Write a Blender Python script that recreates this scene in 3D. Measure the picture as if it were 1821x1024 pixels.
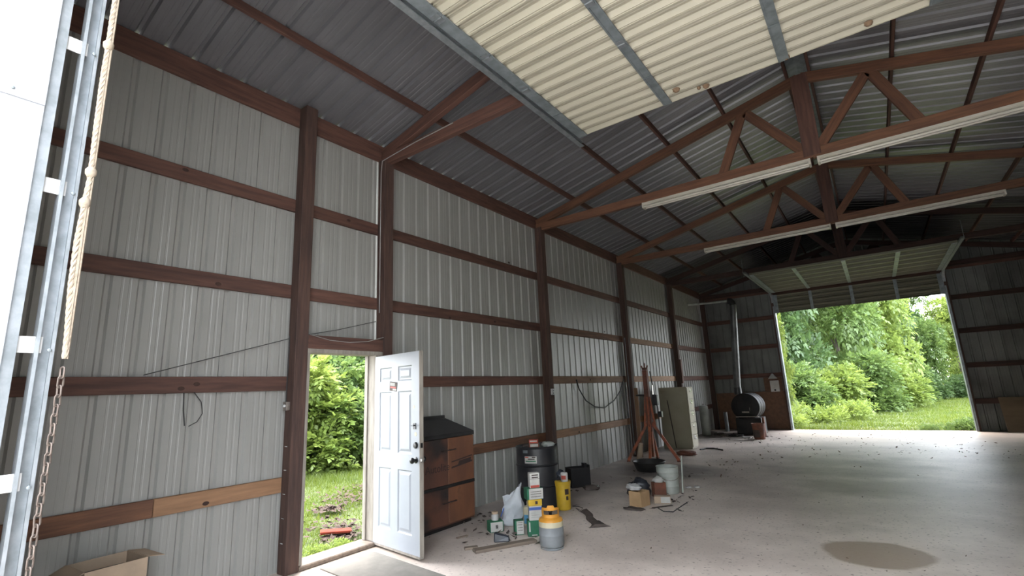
import bpy, bmesh, math, random
import numpy as np
from mathutils import Vector, Matrix, Euler
random.seed(7); RNG = np.random.default_rng(11)
PI = math.pi
SC = bpy.context.scene
COL = SC.collection
for o in list(bpy.data.objects): bpy.data.objects.remove(o)

# ------------------------------------------------------------------ camera
CAMP = Vector((4.8954, -0.4311, 1.5837)); YAW, PIT, ROL, FPX = .6241, .2085, -.044, 872.69
_F = Vector((-math.sin(YAW), math.cos(YAW), 0)); _R = Vector((math.cos(YAW), math.sin(YAW), 0)); _U = Vector((0, 0, 1))
_F2 = _F*math.cos(PIT)+_U*math.sin(PIT); _U2 = _U*math.cos(PIT)-_F*math.sin(PIT)
_R3 = _R*math.cos(ROL)+_U2*math.sin(ROL); _U3 = _U2*math.cos(ROL)-_R*math.sin(ROL)
cam = bpy.data.cameras.new('camera'); camo = bpy.data.objects.new('camera', cam); COL.objects.link(camo)
m = Matrix((_R3, _U3, -_F2)).transposed().to_4x4(); m.translation = CAMP; camo.matrix_world = m
cam.sensor_fit = 'HORIZONTAL'; cam.sensor_width = 36; cam.lens = FPX/1821*36; cam.clip_start = .02; cam.clip_end = 500
SC.camera = camo
def at(u, v, ax, val):          # photo pixel -> point on the plane ax = val
    d = _F2+_R3*((u-910.5)/FPX)-_U3*((v-512)/FPX); i = 'xyz'.index(ax)
    return CAMP+d*((val-CAMP[i])/d[i])
def FL(u, v, z=0.): return at(u, v, 'z', z)

# ------------------------------------------------------------------ sky, sun, exposure
w = bpy.data.worlds.new('sky'); SC.world = w; w.use_nodes = True
nt = w.node_tree; nt.nodes.clear()
sky = nt.nodes.new('ShaderNodeTexSky'); sky.sky_type = 'NISHITA'; sky.sun_disc = False
SUN_EL, SUN_AZ = math.radians(73), math.radians(-60)      # azimuth from +y towards +x
sky.sun_elevation = SUN_EL; sky.sun_rotation = SUN_AZ; sky.air_density = 1.0; sky.dust_density = 5.0; sky.ozone_density = 1.0
hz = nt.nodes.new('ShaderNodeMix'); hz.data_type = 'RGBA'; hz.inputs[0].default_value = .70
hz.inputs[7].default_value = (7.1, 7.35, 7.7, 1)             # thin even overcast
bg = nt.nodes.new('ShaderNodeBackground'); wo = nt.nodes.new('ShaderNodeOutputWorld')
bg.inputs[1].default_value = .54
nt.links.new(sky.outputs[0], hz.inputs[6]); nt.links.new(hz.outputs[2], bg.inputs[0]); nt.links.new(bg.outputs[0], wo.inputs[0])
sl = bpy.data.lights.new('sun', 'SUN'); sl.energy = .6; sl.angle = math.radians(24); sl.color = (1, .95, .86)
so = bpy.data.objects.new('sun', sl); COL.objects.link(so); so.location = (10, 30, 30)
so.rotation_euler = Vector((-math.sin(SUN_AZ)*math.cos(SUN_EL), -math.cos(SUN_AZ)*math.cos(SUN_EL), -math.sin(SUN_EL))).to_track_quat('-Z', 'Y').to_euler()
vs = SC.view_settings; vs.view_transform = 'Standard'; vs.look = 'None'; vs.gamma = 1; vs.use_curve_mapping = False
vs.exposure = 2.25

# ------------------------------------------------------------------ materials
MATS = {}
def mat(name, c1, c2=None, rough=.6, metal=0., scale=4., stretch=(1, 1, 1), bump=0., lo=.35, hi=.65, c3=None, s3=1.2, t3=(.55, .7), spec=.4, detail=5, rnd=.0):
    """noise mix of c1/c2, an optional blotchy third colour, fine relief"""
    m = bpy.data.materials.new(name); m.use_nodes = True; MATS[name] = m
    nt = m.node_tree; N, L = nt.nodes, nt.links
    b = N['Principled BSDF']; b.inputs['Roughness'].default_value = rough; b.inputs['Metallic'].default_value = metal
    b.inputs['Specular IOR Level'].default_value = spec
    if c2 is None: c2 = tuple(x*.8 for x in c1)
    tc = N.new('ShaderNodeTexCoord'); oi = N.new('ShaderNodeObjectInfo')
    off = N.new('ShaderNodeVectorMath'); off.operation = 'MULTIPLY_ADD'
    comb = N.new('ShaderNodeCombineXYZ')
    for i in range(3): L.new(oi.outputs['Random'], comb.inputs[i])
    off.inputs[1].default_value = (37., 53., 71.); L.new(comb.outputs[0], off.inputs[0]); L.new(tc.outputs['Object'], off.inputs[2])
    mp = N.new('ShaderNodeMapping'); mp.inputs['Scale'].default_value = stretch; L.new(off.outputs[0], mp.inputs[0])
    n = N.new('ShaderNodeTexNoise'); n.inputs['Scale'].default_value = scale; n.inputs['Detail'].default_value = detail; n.inputs['Roughness'].default_value = .6
    L.new(mp.outputs[0], n.inputs[0])
    mr = N.new('ShaderNodeMapRange'); mr.inputs[1].default_value = lo; mr.inputs[2].default_value = hi; L.new(n.outputs[0], mr.inputs[0])
    mx = N.new('ShaderNodeMix'); mx.data_type = 'RGBA'; mx.inputs[6].default_value = (*c1, 1); mx.inputs[7].default_value = (*c2, 1)
    L.new(mr.outputs[0], mx.inputs[0]); out = mx.outputs[2]
    if c3:
        n3 = N.new('ShaderNodeTexNoise'); n3.inputs['Scale'].default_value = s3; n3.inputs['Detail'].default_value = 7; L.new(off.outputs[0], n3.inputs[0])
        r3 = N.new('ShaderNodeMapRange'); r3.inputs[1].default_value = t3[0]; r3.inputs[2].default_value = t3[1]; L.new(n3.outputs[0], r3.inputs[0])
        x3 = N.new('ShaderNodeMix'); x3.data_type = 'RGBA'; x3.inputs[7].default_value = (*c3, 1); L.new(out, x3.inputs[6]); L.new(r3.outputs[0], x3.inputs[0]); out = x3.outputs[2]
    if rnd:
        hs = N.new('ShaderNodeHueSaturation'); rr = N.new('ShaderNodeMapRange'); rr.inputs[3].default_value = 1-rnd; rr.inputs[4].default_value = 1+rnd
        L.new(oi.outputs['Random'], rr.inputs[0]); L.new(rr.outputs[0], hs.inputs['Value']); L.new(out, hs.inputs['Color']); out = hs.outputs[0]
    L.new(out, b.inputs['Base Color'])
    if bump:
        bp = N.new('ShaderNodeBump'); bp.inputs['Strength'].default_value = bump; bp.inputs['Distance'].default_value = .01
        L.new(n.outputs[0], bp.inputs['Height']); L.new(bp.outputs[0], b.inputs['Normal'])
    return m
mat('siding', (.257, .254, .238), (.233, .23, .215), rough=.36, scale=1.6, spec=.5, stretch=(1, 1, .6))
mat('roof_metal', (.135, .135, .142), (.112, .112, .118), rough=.33, scale=1.2, spec=.5)
mat('siding_shaded', (.14, .147, .135), (.10, .106, .097), rough=.5, scale=1.0, c3=(.05, .05, .046), s3=.7, t3=(.5, .72))  # siding copy with far-end shade put into its colour, plus dark blotches
mat('roof_shaded', (.045, .045, .045), (.02, .02, .02), rough=.55, scale=.9)  # roof metal darkened to paint in the dimness of the far end
mat('timber_shaded', (.05, .024, .018), (.022, .013, .011), rough=.8, scale=6, stretch=(.35, 4, 4))  # timber copy darkened for the unlit far end
mat('timber', (.105, .050, .036), (.058, .028, .021), rough=.75, scale=6, stretch=(.35, 4, 4), bump=.25, rnd=.18)
mat('timber_warm', (.17, .080, .042), (.09, .042, .025), rough=.75, scale=6, stretch=(.35, 4, 4), bump=.25, rnd=.15)
mat('timber_post', (.075, .041, .031), (.038, .022, .018), rough=.8, scale=6, stretch=(4, 4, .35), bump=.3, rnd=.15)
mat('timber_new', (.27, .15, .08), (.185, .10, .052), rough=.7, scale=6, stretch=(.35, 4, 4), bump=.2, rnd=.1)
mat('timber_pale', (.20, .115, .065), (.13, .072, .042), rough=.75, scale=6, stretch=(.35, 4, 4), bump=.2, rnd=.1)
mat('timber_truss', (.15, .068, .036), (.08, .036, .022), rough=.75, scale=6, stretch=(.35, 4, 4), bump=.25, rnd=.15)
mat('knot', (.035, .016, .011), rough=.8)
mat('galv', (.27, .29, .305), (.19, .21, .22), rough=.42, metal=.6, scale=14)
mat('galv_dull', (.22, .25, .26), (.14, .16, .17), rough=.5, metal=.4, scale=10)
mat('jamb_white', (.27, .278, .295), (.25, .258, .272), rough=.45, scale=2)
mat('door_cream', (.37, .345, .265), (.31, .29, .225), rough=.45, scale=2.2, stretch=(.3, 2, 2))
mat('door_cream_shaded', (.135, .13, .09), (.10, .097, .068), rough=.5, scale=2.2, stretch=(.3, 2, 2))  # door cream with the far end's shade mixed into the colour
mat('fixture', (.50, .47, .40), (.43, .40, .33), rough=.4, scale=5)
mat('tube', (.55, .52, .45), rough=.25)
mat('door_white', (.29, .31, .335), (.265, .285, .31), rough=.4, scale=3)
mat('frame_wood', (.26, .235, .20), (.17, .15, .125), rough=.8, scale=8, stretch=(3, 3, .4), bump=.2)
mat('black_metal', (.012, .012, .013), (.02, .02, .022), rough=.4, spec=.5)
mat('knob_black', (.01, .01, .01), rough=.3)
mat('rust_cab', (.10, .042, .027), (.055, .028, .022), rough=.55, scale=2.5, stretch=(1, 1, .5), c3=(.02, .016, .016), s3=2.2, t3=(.44, .62))
mat('rust_cab_light', (.175, .074, .036), (.105, .046, .028), rough=.55, scale=2.5, stretch=(1, 1, .4), c3=(.04, .025, .02), s3=2.6, t3=(.56, .72))
mat('print_dark', (.035, .022, .02), rough=.7)
mat('drum', (.012, .013, .016), (.03, .03, .033), rough=.38, scale=3, c3=(.10, .085, .07), s3=2.5, t3=(.62, .78), spec=.5)
mat('white_paint', (.46, .46, .45), (.38, .38, .37), rough=.5, scale=6)
mat('paper', (.44, .43, .40), (.35, .34, .32), rough=.85, scale=8)
mat('red', (.42, .07, .045), (.3, .05, .035), rough=.6)
mat('green', (.02, .13, .065), (.015, .09, .05), rough=.6, scale=9)
mat('blue', (.045, .10, .32), (.04, .08, .24), rough=.6)
mat('blue_mid', (.10, .30, .48), rough=.6)
mat('yellow', (.52, .34, .025), (.42, .27, .022), rough=.45, scale=7)
mat('amber', (.54, .25, .03), (.45, .20, .025), rough=.45, scale=7)
mat('cream', (.50, .45, .31), (.42, .375, .26), rough=.5, scale=6)
mat('tank_grey', (.21, .225, .235), (.15, .16, .17), rough=.5, scale=5, c3=(.30, .27, .23), s3=5, t3=(.6, .75))
mat('sack', (.44, .46, .48), (.34, .365, .39), rough=.55, scale=6, bump=.3)
mat('cardboard', (.40, .26, .14), (.33, .21, .11), rough=.85, scale=7)
mat('cardboard_pale', (.36, .27, .19), (.29, .22, .16), rough=.85, scale=5)
mat('bucket_grey', (.40, .42, .38), (.30, .32, .29), rough=.5, scale=6, c3=(.16, .13, .1), s3=4, t3=(.62, .75))
mat('tub', (.014, .014, .015), (.03, .027, .025), rough=.5, scale=8)
mat('hoist', (.36, .10, .04), (.20, .055, .028), rough=.65, scale=7, c3=(.07, .04, .03), s3=5, t3=(.52, .66))
mat('hoist_mast', (.16, .055, .035), (.09, .04, .03), rough=.7, scale=7)
mat('file_cab', (.30, .275, .20), (.26, .235, .17), rough=.5, scale=2.5, c3=(.2, .16, .1), s3=2, t3=(.62, .75))
mat('file_front', (.42, .38, .27), (.34, .3, .22), rough=.5, scale=6)
mat('chrome', (.7, .7, .68), rough=.25, metal=.9)
mat('stove', (.010, .010, .011), (.02, .018, .017), rough=.55, scale=4, c3=(.03, .019, .016), s3=3, t3=(.6, .75), spec=.25)
mat('flue', (.13, .135, .135), (.08, .08, .08), rough=.45, metal=.5, scale=4)
mat('rust', (.20, .075, .045), (.10, .045, .032), rough=.75, scale=8)
mat('osb', (.14, .075, .045), (.09, .05, .033), rough=.85, scale=9, c3=(.08, .05, .04), s3=1.1, t3=(.5, .7))
mat('plywood', (.17, .125, .08), (.12, .09, .06), rough=.8, scale=5, stretch=(1, 1, .3))
mat('mat_rubber', (.15, .14, .12), (.19, .175, .15), rough=.9, scale=9, c3=(.11, .10, .09), s3=1.6)
mat('plank', (.20, .155, .12), (.12, .095, .075), rough=.85, scale=6, stretch=(.35, 4, 4), bump=.2)
mat('rope', (.30, .25, .19), (.21, .17, .125), rough=.9, scale=60)
mat('chain', (.15, .12, .10), (.09, .07, .06), rough=.6, metal=.5, scale=20)
mat('steel', (.30, .27, .24), (.2, .17, .15), rough=.5, metal=.7, scale=20)
mat('cable', (.03, .03, .03), rough=.6)
mat('cable_white', (.26, .25, .24), rough=.6)
mat('mud', (.20, .13, .08), (.14, .09, .055), rough=.95, scale=30)
mat('dark_scrap', (.05, .04, .035), (.09, .07, .06), rough=.8, scale=9)
mat('bag_black', (.014, .016, .02), (.03, .034, .045), rough=.35, scale=9, bump=.4)
mat('dry_leaf', (.24, .17, .12), (.14, .095, .07), rough=.9, scale=3, rnd=.2)
mat('litter_leaf', (.05, .028, .018), (.028, .017, .012), rough=.9, scale=3)
mat('grit', (.16, .13, .10), (.5, .47, .43), rough=.9, scale=2, lo=.55, hi=.6)
mat('bark', (.12, .10, .08), (.07, .06, .05), rough=.9, scale=8, stretch=(1, 1, .3), bump=.4)
mat('brick_red', (.17, .028, .014), (.11, .02, .011), rough=.9, spec=.15, scale=9)
mat('gravel', (.60, .585, .56), (.46, .45, .43), rough=.95, scale=18, bump=.4, c3=(.25, .27, .18), s3=.4, t3=(.6, .75))
mat('lawn_soil', (.06, .085, .018), (.04, .05, .016), rough=.95, scale=2.5, c3=(.16, .12, .06), s3=.6, t3=(.56, .72))

def leaf_mat(name, ca, cb, trans=.45):
    m = bpy.data.materials.new(name); m.use_nodes = True; MATS[name] = m
    nt = m.node_tree; N, L = nt.nodes, nt.links; N.clear()
    g = N.new('ShaderNodeNewGeometry'); tc = N.new('ShaderNodeTexCoord')
    n = N.new('ShaderNodeTexNoise'); n.inputs['Scale'].default_value = .9; L.new(tc.outputs['Object'], n.inputs[0])
    ad = N.new('ShaderNodeMath'); ad.operation = 'MULTIPLY_ADD'; ad.inputs[1].default_value = .6; L.new(g.outputs['Random Per Island'], ad.inputs[0])
    mr = N.new('ShaderNodeMapRange'); mr.inputs[1].default_value = .3; mr.inputs[2].default_value = .7; mr.inputs[4].default_value = .5; L.new(n.outputs[0], mr.inputs[0]); L.new(mr.outputs[0], ad.inputs[2])
    mx = N.new('ShaderNodeMix'); mx.data_type = 'RGBA'; mx.inputs[6].default_value = (*ca, 1); mx.inputs[7].default_value = (*cb, 1); L.new(ad.outputs[0], mx.inputs[0])
    d = N.new('ShaderNodeBsdfDiffuse'); t = N.new('ShaderNodeBsdfTranslucent'); gl = N.new('ShaderNodeBsdfGlossy'); gl.inputs['Roughness'].default_value = .45
    hs = N.new('ShaderNodeHueSaturation'); hs.inputs['Hue'].default_value = .485; hs.inputs['Value'].default_value = 1.35; L.new(mx.outputs[2], hs.inputs['Color'])
    L.new(mx.outputs[2], d.inputs[0]); L.new(hs.outputs[0], t.inputs[0])
    s1 = N.new('ShaderNodeMixShader'); s1.inputs[0].default_value = trans; L.new(d.outputs[0], s1.inputs[1]); L.new(t.outputs[0], s1.inputs[2])
    s2 = N.new('ShaderNodeMixShader'); s2.inputs[0].default_value = .03; L.new(s1.outputs[0], s2.inputs[1]); L.new(gl.outputs[0], s2.inputs[2])
    o = N.new('ShaderNodeOutputMaterial'); L.new(s2.outputs[0], o.inputs[0])
    return m
leaf_mat('leaf', (.055, .105, .028), (.135, .205, .055))
leaf_mat('leaf_bright', (.095, .155, .030), (.20, .265, .06))
leaf_mat('leaf_deep', (.036, .078, .028), (.09, .15, .048))
leaf_mat('grass', (.048, .088, .010), (.108, .145, .018))

def floor_mat():
    m = mat('concrete', (.68, .59, .52), (.52, .445, .39), rough=.5, spec=.5, scale=.9, lo=.40, hi=.62, bump=.0, detail=9, c3=(.34, .285, .245), s3=.55, t3=(.53, .72))
    nt = m.node_tree; N, L = nt.nodes, nt.links; b = N['Principled BSDF']
    src = b.inputs['Base Color'].links[0].from_socket
    tc = N.new('ShaderNodeTexCoord')
    def mixin(src, fac, col):
        x = N.new('ShaderNodeMix'); x.data_type = 'RGBA'; x.inputs[7].default_value = (*col, 1); L.new(src, x.inputs[6]); L.new(fac, x.inputs[0]); return x.outputs[2]
    def noise(sc, det=4):
        n = N.new('ShaderNodeTexNoise'); n.inputs['Scale'].default_value = sc; n.inputs['Detail'].default_value = det; L.new(tc.outputs['Object'], n.inputs[0]); return n
    def rng(s, a, c, o0=0., o1=1.):
        r = N.new('ShaderNodeMapRange'); r.inputs[1].default_value = a; r.inputs[2].default_value = c; r.inputs[3].default_value = o0; r.inputs[4].default_value = o1; L.new(s, r.inputs[0]); return r.outputs[0]
    nf = noise(26, 6); src = mixin(src, rng(nf.outputs[0], .60, .72), (.17, .14, .12))
    nw = noise(38, 3); src = mixin(src, rng(nw.outputs[0], .66, .72, 0, .7), (.62, .58, .54))
    def spill(cx, cy, rx, ry, col, amt, edge=.12, wob=.5, nsc=2.2):
        nonlocal src
        mp = N.new('ShaderNodeMapping'); mp.inputs['Location'].default_value = (-cx/rx, -cy/ry, 0); mp.inputs['Scale'].default_value = (1/rx, 1/ry, 0)
        L.new(tc.outputs['Object'], mp.inputs[0])
        ln = N.new('ShaderNodeVectorMath'); ln.operation = 'LENGTH'; L.new(mp.outputs[0], ln.inputs[0])
        n = noise(nsc); a = N.new('ShaderNodeMath'); a.operation = 'MULTIPLY_ADD'; a.inputs[1].default_value = wob; L.new(n.outputs[0], a.inputs[0]); L.new(ln.outputs['Value'], a.inputs[2])
        f = rng(a.outputs[0], 1+wob*.5+edge, 1+wob*.5-edge, 0, amt); src = mixin(src, f, col); return f
    fs = spill(4.63, 5.42, .42, .40, (.31, .23, .17), .9, edge=.06, wob=.45)
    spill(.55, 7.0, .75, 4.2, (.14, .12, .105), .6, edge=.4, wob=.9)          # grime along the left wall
    spill(1.1, 16.4, 1.3, 2.0, (.05, .042, .038), .85, edge=.35, wob=1.0)      # soot and ash by the stove
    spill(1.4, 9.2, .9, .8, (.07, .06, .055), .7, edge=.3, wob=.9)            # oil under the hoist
    spill(4.9, 8.8, 1.0, .6, (.24, .20, .155), .5, edge=.5, wob=1.2)
    spill(4.9, 17.2, 3.6, 2.3, (.36, .295, .24), .75, edge=.45, wob=.9, nsc=1.1)   # tracked-in dirt, also dims the sky-bright floor at the far doorway
    spill(.45, 2.95, .55, .8, (.36, .29, .23), .7, edge=.4, wob=.8)               # dirt tracked in at the walk door
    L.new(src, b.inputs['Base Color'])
    bp = N.new('ShaderNodeBump'); bp.inputs['Strength'].default_value = .25; bp.inputs['Distance'].default_value = .01; L.new(nf.outputs[0], bp.inputs['Height']); L.new(bp.outputs[0], b.inputs['Normal'])
floor_mat()

# ------------------------------------------------------------------ mesh helpers
class MB:
    def __init__(s): s.v = []; s.f = []
    def add(s, v, f):
        n = len(s.v); s.v += [tuple(x) for x in v]; s.f += [tuple(i+n for i in q) for q in f]; return s
    def box(s, c, d, rot=None, taper=1.):
        """box centred at c, size d; taper scales the top face"""
        v = [Vector((x*d[0]/2*(taper if z > 0 else 1), y*d[1]/2*(taper if z > 0 else 1), z*d[2]/2)) for x in (-1, 1) for y in (-1, 1) for z in (-1, 1)]
        if rot: 
            R = Euler(rot).to_matrix() if not isinstance(rot, Matrix) else rot
            v = [R@p for p in v]
        v = [p+Vector(c) for p in v]
        return s.add(v, [(0, 1, 3, 2), (4, 6, 7, 5), (0, 4, 5, 1), (2, 3, 7, 6), (0, 2, 6, 4), (1, 5, 7, 3)])
    def b2(s, x0, x1, y0, y1, z0, z1): return s.box(((x0+x1)/2, (y0+y1)/2, (z0+z1)/2), (x1-x0, y1-y0, z1-z0))
    def prism(s, poly, z0, z1, axis='z'):
        def P(a, b, c): return (a, b, c) if axis == 'z' else ((a, c, b) if axis == 'y' else (c, a, b))
        n = len(poly); v = [P(a, b, z0) for a, b in poly]+[P(a, b, z1) for a, b in poly]
        return s.add(v, [tuple(range(n))[::-1], tuple(range(n, 2*n))]+[(i, (i+1) % n, n+(i+1) % n, n+i) for i in range(n)])
    def lathe(s, prof, c=(0, 0, 0), n=24, jit=0.):
        """profile (r,z) list swept about z; open ends are capped where r>0"""
        v = []; f = []; k = len(prof)
        for j in range(n):
            a = 2*PI*j/n
            for r, z in prof: v.append((c[0]+r*math.cos(a), c[1]+r*math.sin(a), c[2]+z))
        for j in range(n):
            q = ((j+1) % n)*k
            for i in range(k-1): f.append((j*k+i, q+i, q+i+1, j*k+i+1))
        if prof[0][0] > 1e-6: f.append(tuple(j*k for j in range(n))[::-1])
        if prof[-1][0] > 1e-6: f.append(tuple(j*k+k-1 for j in range(n)))
        return s.add(v, f)
    def tube(s, path, r, n=8, closed=False):
        path = [Vector(p) for p in path]; k = len(path); v = []; f = []
        t0 = (path[1]-path[0]).normalized(); nn = t0.orthogonal().normalized()
        for i, p in enumerate(path):
            a = path[i-1] if (i > 0 or closed) else p; b = path[(i+1) % k] if (i < k-1 or closed) else p
            t = (b-a).normalized(); nn = (nn-t*nn.dot(t)).normalized(); bb = t.cross(nn)
            rr = r[i] if isinstance(r, (list, tuple)) else r
            for j in range(n): an = 2*PI*j/n; v.append(p+nn*(rr*math.cos(an))+bb*(rr*math.sin(an)))
        for i in range(k if closed else k-1):
            q = ((i+1) % k)*n
            for j in range(n): f.append((i*n+j, i*n+(j+1) % n, q+(j+1) % n, q+j))
        if not closed: f += [tuple(range(n))[::-1], tuple((k-1)*n+j for j in range(n))]
        return s.add(v, f)
    def mesh(s, name, smooth=False, bevel=0.):
        me = bpy.data.meshes.new(name); me.from_pydata(s.v, [], s.f)
        bm = bmesh.new(); bm.from_mesh(me)
        if bevel:
            bmesh.ops.remove_doubles(bm, verts=bm.verts, dist=1e-5)
            bmesh.ops.bevel(bm, geom=list(bm.edges), offset=bevel, segments=1, affect='EDGES', clamp_overlap=True)
        bmesh.ops.recalc_face_normals(bm, faces=bm.faces); bm.to_mesh(me); bm.free()
        if smooth:
            me.shade_smooth(); me.set_sharp_from_angle(angle=math.radians(38))
        return me
def link(name, me, material=None, parent=None, loc=(0, 0, 0), rot=(0, 0, 0)):
    o = bpy.data.objects.new(name, me); COL.objects.link(o)
    if material and me: 
        if not me.materials: me.materials.append(MATS[material])
    o.location = loc; o.rotation_euler = rot
    if parent: o.parent = parent
    return o
def B(mb, name, material, parent=None, smooth=False, bevel=0., loc=(0, 0, 0), rot=(0, 0, 0)):
    return link(name, mb.mesh(name, smooth, bevel), material, parent, loc, rot)
def tag(o, label, cat, group=None, kind=None):
    o['label'] = label; o['category'] = cat
    if group: o['group'] = group
    if kind: o['kind'] = kind
    return o
def thing(name, label, cat, loc=(0, 0, 0), rz=0., group=None):
    o = bpy.data.objects.new(name, None); COL.objects.link(o); o.location = loc; o.rotation_euler = (0, 0, rz)
    o.empty_display_size = .1
    return tag(o, label, cat, group)
def struct(name, label=None):
    o = bpy.data.objects.new(name, None); COL.objects.link(o); o['kind'] = 'structure'
    if label: o['label'] = label
    return o
def beam(name, a, b, wdt, hgt, material, parent=None, up=(0, 0, 1), bevel=.004):
    """timber from a to b; local x runs along it, hgt along up"""
    a, b = Vector(a), Vector(b); x = (b-a).normalized(); up = Vector(up); y = up.cross(x).normalized(); z = x.cross(y)
    me = MB().box((0, 0, 0), ((b-a).length, wdt, hgt)).mesh(name, bevel=bevel)
    o = link(name, me, material, parent)
    M4 = Matrix((x, y, z)).transposed().to_4x4(); M4.translation = (a+b)/2; o.matrix_world = M4
    return o
def text_mesh(txt, size, name='lettering'):
    cu = bpy.data.curves.new(name, 'FONT'); cu.body = txt; cu.size = size; cu.align_x = 'CENTER'; cu.align_y = 'CENTER'; cu.extrude = .0008
    o = bpy.data.objects.new(name, cu); COL.objects.link(o)
    dg = bpy.context.evaluated_depsgraph_get(); me = bpy.data.meshes.new_from_object(o.evaluated_get(dg)); bpy.data.objects.remove(o); me.name = name
    return me
def catenary(a, b, sag, n=14):
    a, b = Vector(a), Vector(b); return [a.lerp(b, i/n)-Vector((0, 0, sag*4*(i/n)*(1-i/n))) for i in range(n+1)]

# ------------------------------------------------------------------ building dimensions (metres)
W, XC = 9.30, 4.65
YN, YB = -.36, 18.22                       # near and far siding planes
ZR0, PITCH = 4.88, .2365
def zr(x): return ZR0+PITCH*min(x, W-x)
GZ = [.7215, 1.6968, 2.6543, 3.6165]       # undersides of the wall girts
PY = [2.3123, 3.4314, 7.1282, 10.8186, 14.4995, 18.0405]
XL, XR = 2.46, 6.83                        # big door jambs
ZH = 4.43
PW = .14
# rib profile of the sheet metal over one 0.914 m panel
def rib_profile():
    P = []
    for k in range(4):
        o = k*.2286
        P += [(o, .020), (o+.014, .020), (o+.030, 0), (o+.085, 0), (o+.090, .0016), (o+.102, .0016), (o+.107, 0), (o+.138, 0), (o+.143, .0016), (o+.155, .0016), (o+.160, 0), (o+.1986, 0), (o+.2146, .020)]
    P.append((.9144, .020)); return P
RIB = rib_profile()
def siding(parent, p, ax, s0, s1, lo, hi, sign, material='siding', name='siding_panel'):
    """ribbed vertical sheets on the plane ax=p between s0 and s1; lo/hi are z or functions of s; ribs stand outwards (sign)"""
    s = s0
    while s < s1-.02:
        e = min(s+.9144, s1); V = []; F = []
        pr = [(a, d) for a, d in RIB if s+a <= e+1e-6]
        if pr[-1][0] < e-s-1e-6: pr.append((e-s, 0))
        for a, d in pr:
            q = s+a; z0 = lo(q) if callable(lo) else lo; z1 = hi(q) if callable(hi) else hi
            pos = p+sign*d
            for z in (z0, z1): V.append((pos, q, z) if ax == 'x' else (q, pos, z))
        for i in range(len(pr)-1): F.append((2*i, 2*i+2, 2*i+3, 2*i+1))
        me = bpy.data.meshes.new(name); me.from_pydata(V, [], F); link(name, me, material, parent)
        s = e

# ------------------------------------------------------------------ floor and ground
fm = MB().b2(-.02, W+.02, YN-.02, YB+.05, -.12, 0).mesh('floor')
fl = link('floor', fm, 'concrete'); fl['kind'] = 'structure'; fl['label'] = 'bare concrete floor slab with stains, dust and dead leaves'
def plane_grid(name, x0, x1, y0, y1, z, material, nx=2, ny=2, fn=None):
    xs = np.linspace(x0, x1, nx); ys = np.linspace(y0, y1, ny); V = [(x, y, z+(fn(x, y) if fn else 0)) for x in xs for y in ys]
    F = [(i*ny+j, (i+1)*ny+j, (i+1)*ny+j+1, i*ny+j+1) for i in range(nx-1) for j in range(ny-1)]
    me = bpy.data.meshes.new(name); me.from_pydata(V, [], F); o = link(name, me, material); o['kind'] = 'structure'; return o
plane_grid('ground', -70, 80, -.6, 90, -.10, 'lawn_soil')['label'] = 'lawn around the building and up to the woods'
plane_grid('driveway', -70, 80, -60, -.6, -.10, 'gravel')['label'] = 'unseen gravel yard before the near doorway, made pale to bounce light in'  # unseen ground, kept pale so it bounces light onto the ceiling

# ------------------------------------------------------------------ walls
DY0, DY1 = 2.452, 3.431                     # walk door rough opening
wl = struct('wall_left', 'left wall of ribbed grey sheet metal on timber posts and girts')
siding(wl, 0, 'x', YN, DY0, 0, zr(0), -1)
siding(wl, 0, 'x', DY0, DY1, 2.16, zr(0), -1)
siding(wl, 0, 'x', DY1, YB, 0, zr(0), -1)
def girt(parent, a, b, z, axis, p, material='timber', h=.14):
    if axis == 'x': return beam('girt', (p, a, z+h/2), (p, b, z+h/2), .038, h, material, parent)
    return beam('girt', (a, p, z+h/2), (b, p, z+h/2), .038, h, material, parent)
for gi, z in enumerate(GZ):
    prev = YN+.03
    for k, y in enumerate([p+.07 for p in PY[:5]]+[YB-.04]):
        a, b = prev+.001, y-.001; prev = y
        if gi < 2 and k == 1: continue                        # walk door
        if gi == 0 and k == 0:
            girt(wl, a, 1.247, z, 'x', .0195, 'timber_warm'); girt(wl, 1.25, b, z, 'x', .0195, 'timber_new'); continue
        mt = {(0, 2): 'timber_warm', (0, 3): 'timber_new', (0, 4): 'timber_new', (1, 3): 'timber_pale', (1, 4): 'timber_new', (2, 3): 'timber_warm', (2, 4): 'timber_pale'}.get((gi, k), 'timber')
        girt(wl, a, b, z, 'x', .0195, mt)
# eave board
prev = YN+.03
for y in [PY[1]+.07]+[p+.07 for p in PY[2:5]]+[YB-.04]:
    o = beam('eave_board', (.0195, prev+.001, 4.639+.115), (.0195, y-.001, 4.639+.115), .038, .23, 'timber', wl); prev = y
for i, y in enumerate(PY):
    o = B(MB().b2(.04, .04+PW, y, y+PW, 0, 4.63 if i else 4.86), 'post', 'timber_post', wl, bevel=.005)
B(MB().b2(.04, .18, YN+.04, YN+.18, 0, 4.63), 'post', 'timber_post', wl, bevel=.005)
beam('door_header', (.11, DY0+.002, 2.19), (.11, DY1-.002, 2.19), .13, .14, 'timber', wl)
# blocking board on post by the filing cabinet, shelf-height block by second girt
beam('block', (.20, PY[4]+.08, 1.62), (.20, PY[4]+.08, 2.32), .038, .12, 'timber', wl, up=(0, 1, 0))
wr = struct('wall_right', 'right wall of ribbed sheet metal on timber posts')
siding(wr, W, 'x', YN, YB, 0, zr(0), 1)
for z in GZ: girt(wr, YN+.03, YB-.04, z, 'x', W-.0195)
beam('eave_board', (W-.0195, YN+.03, 4.754), (W-.0195, YB-.04, 4.754), .038, .23, 'timber', wr)
for y in [YN+.04]+PY[1:]: B(MB().b2(W-.18, W-.04, y, y+PW, 0, 4.63), 'post', 'timber_post', wr, bevel=.005)

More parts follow.
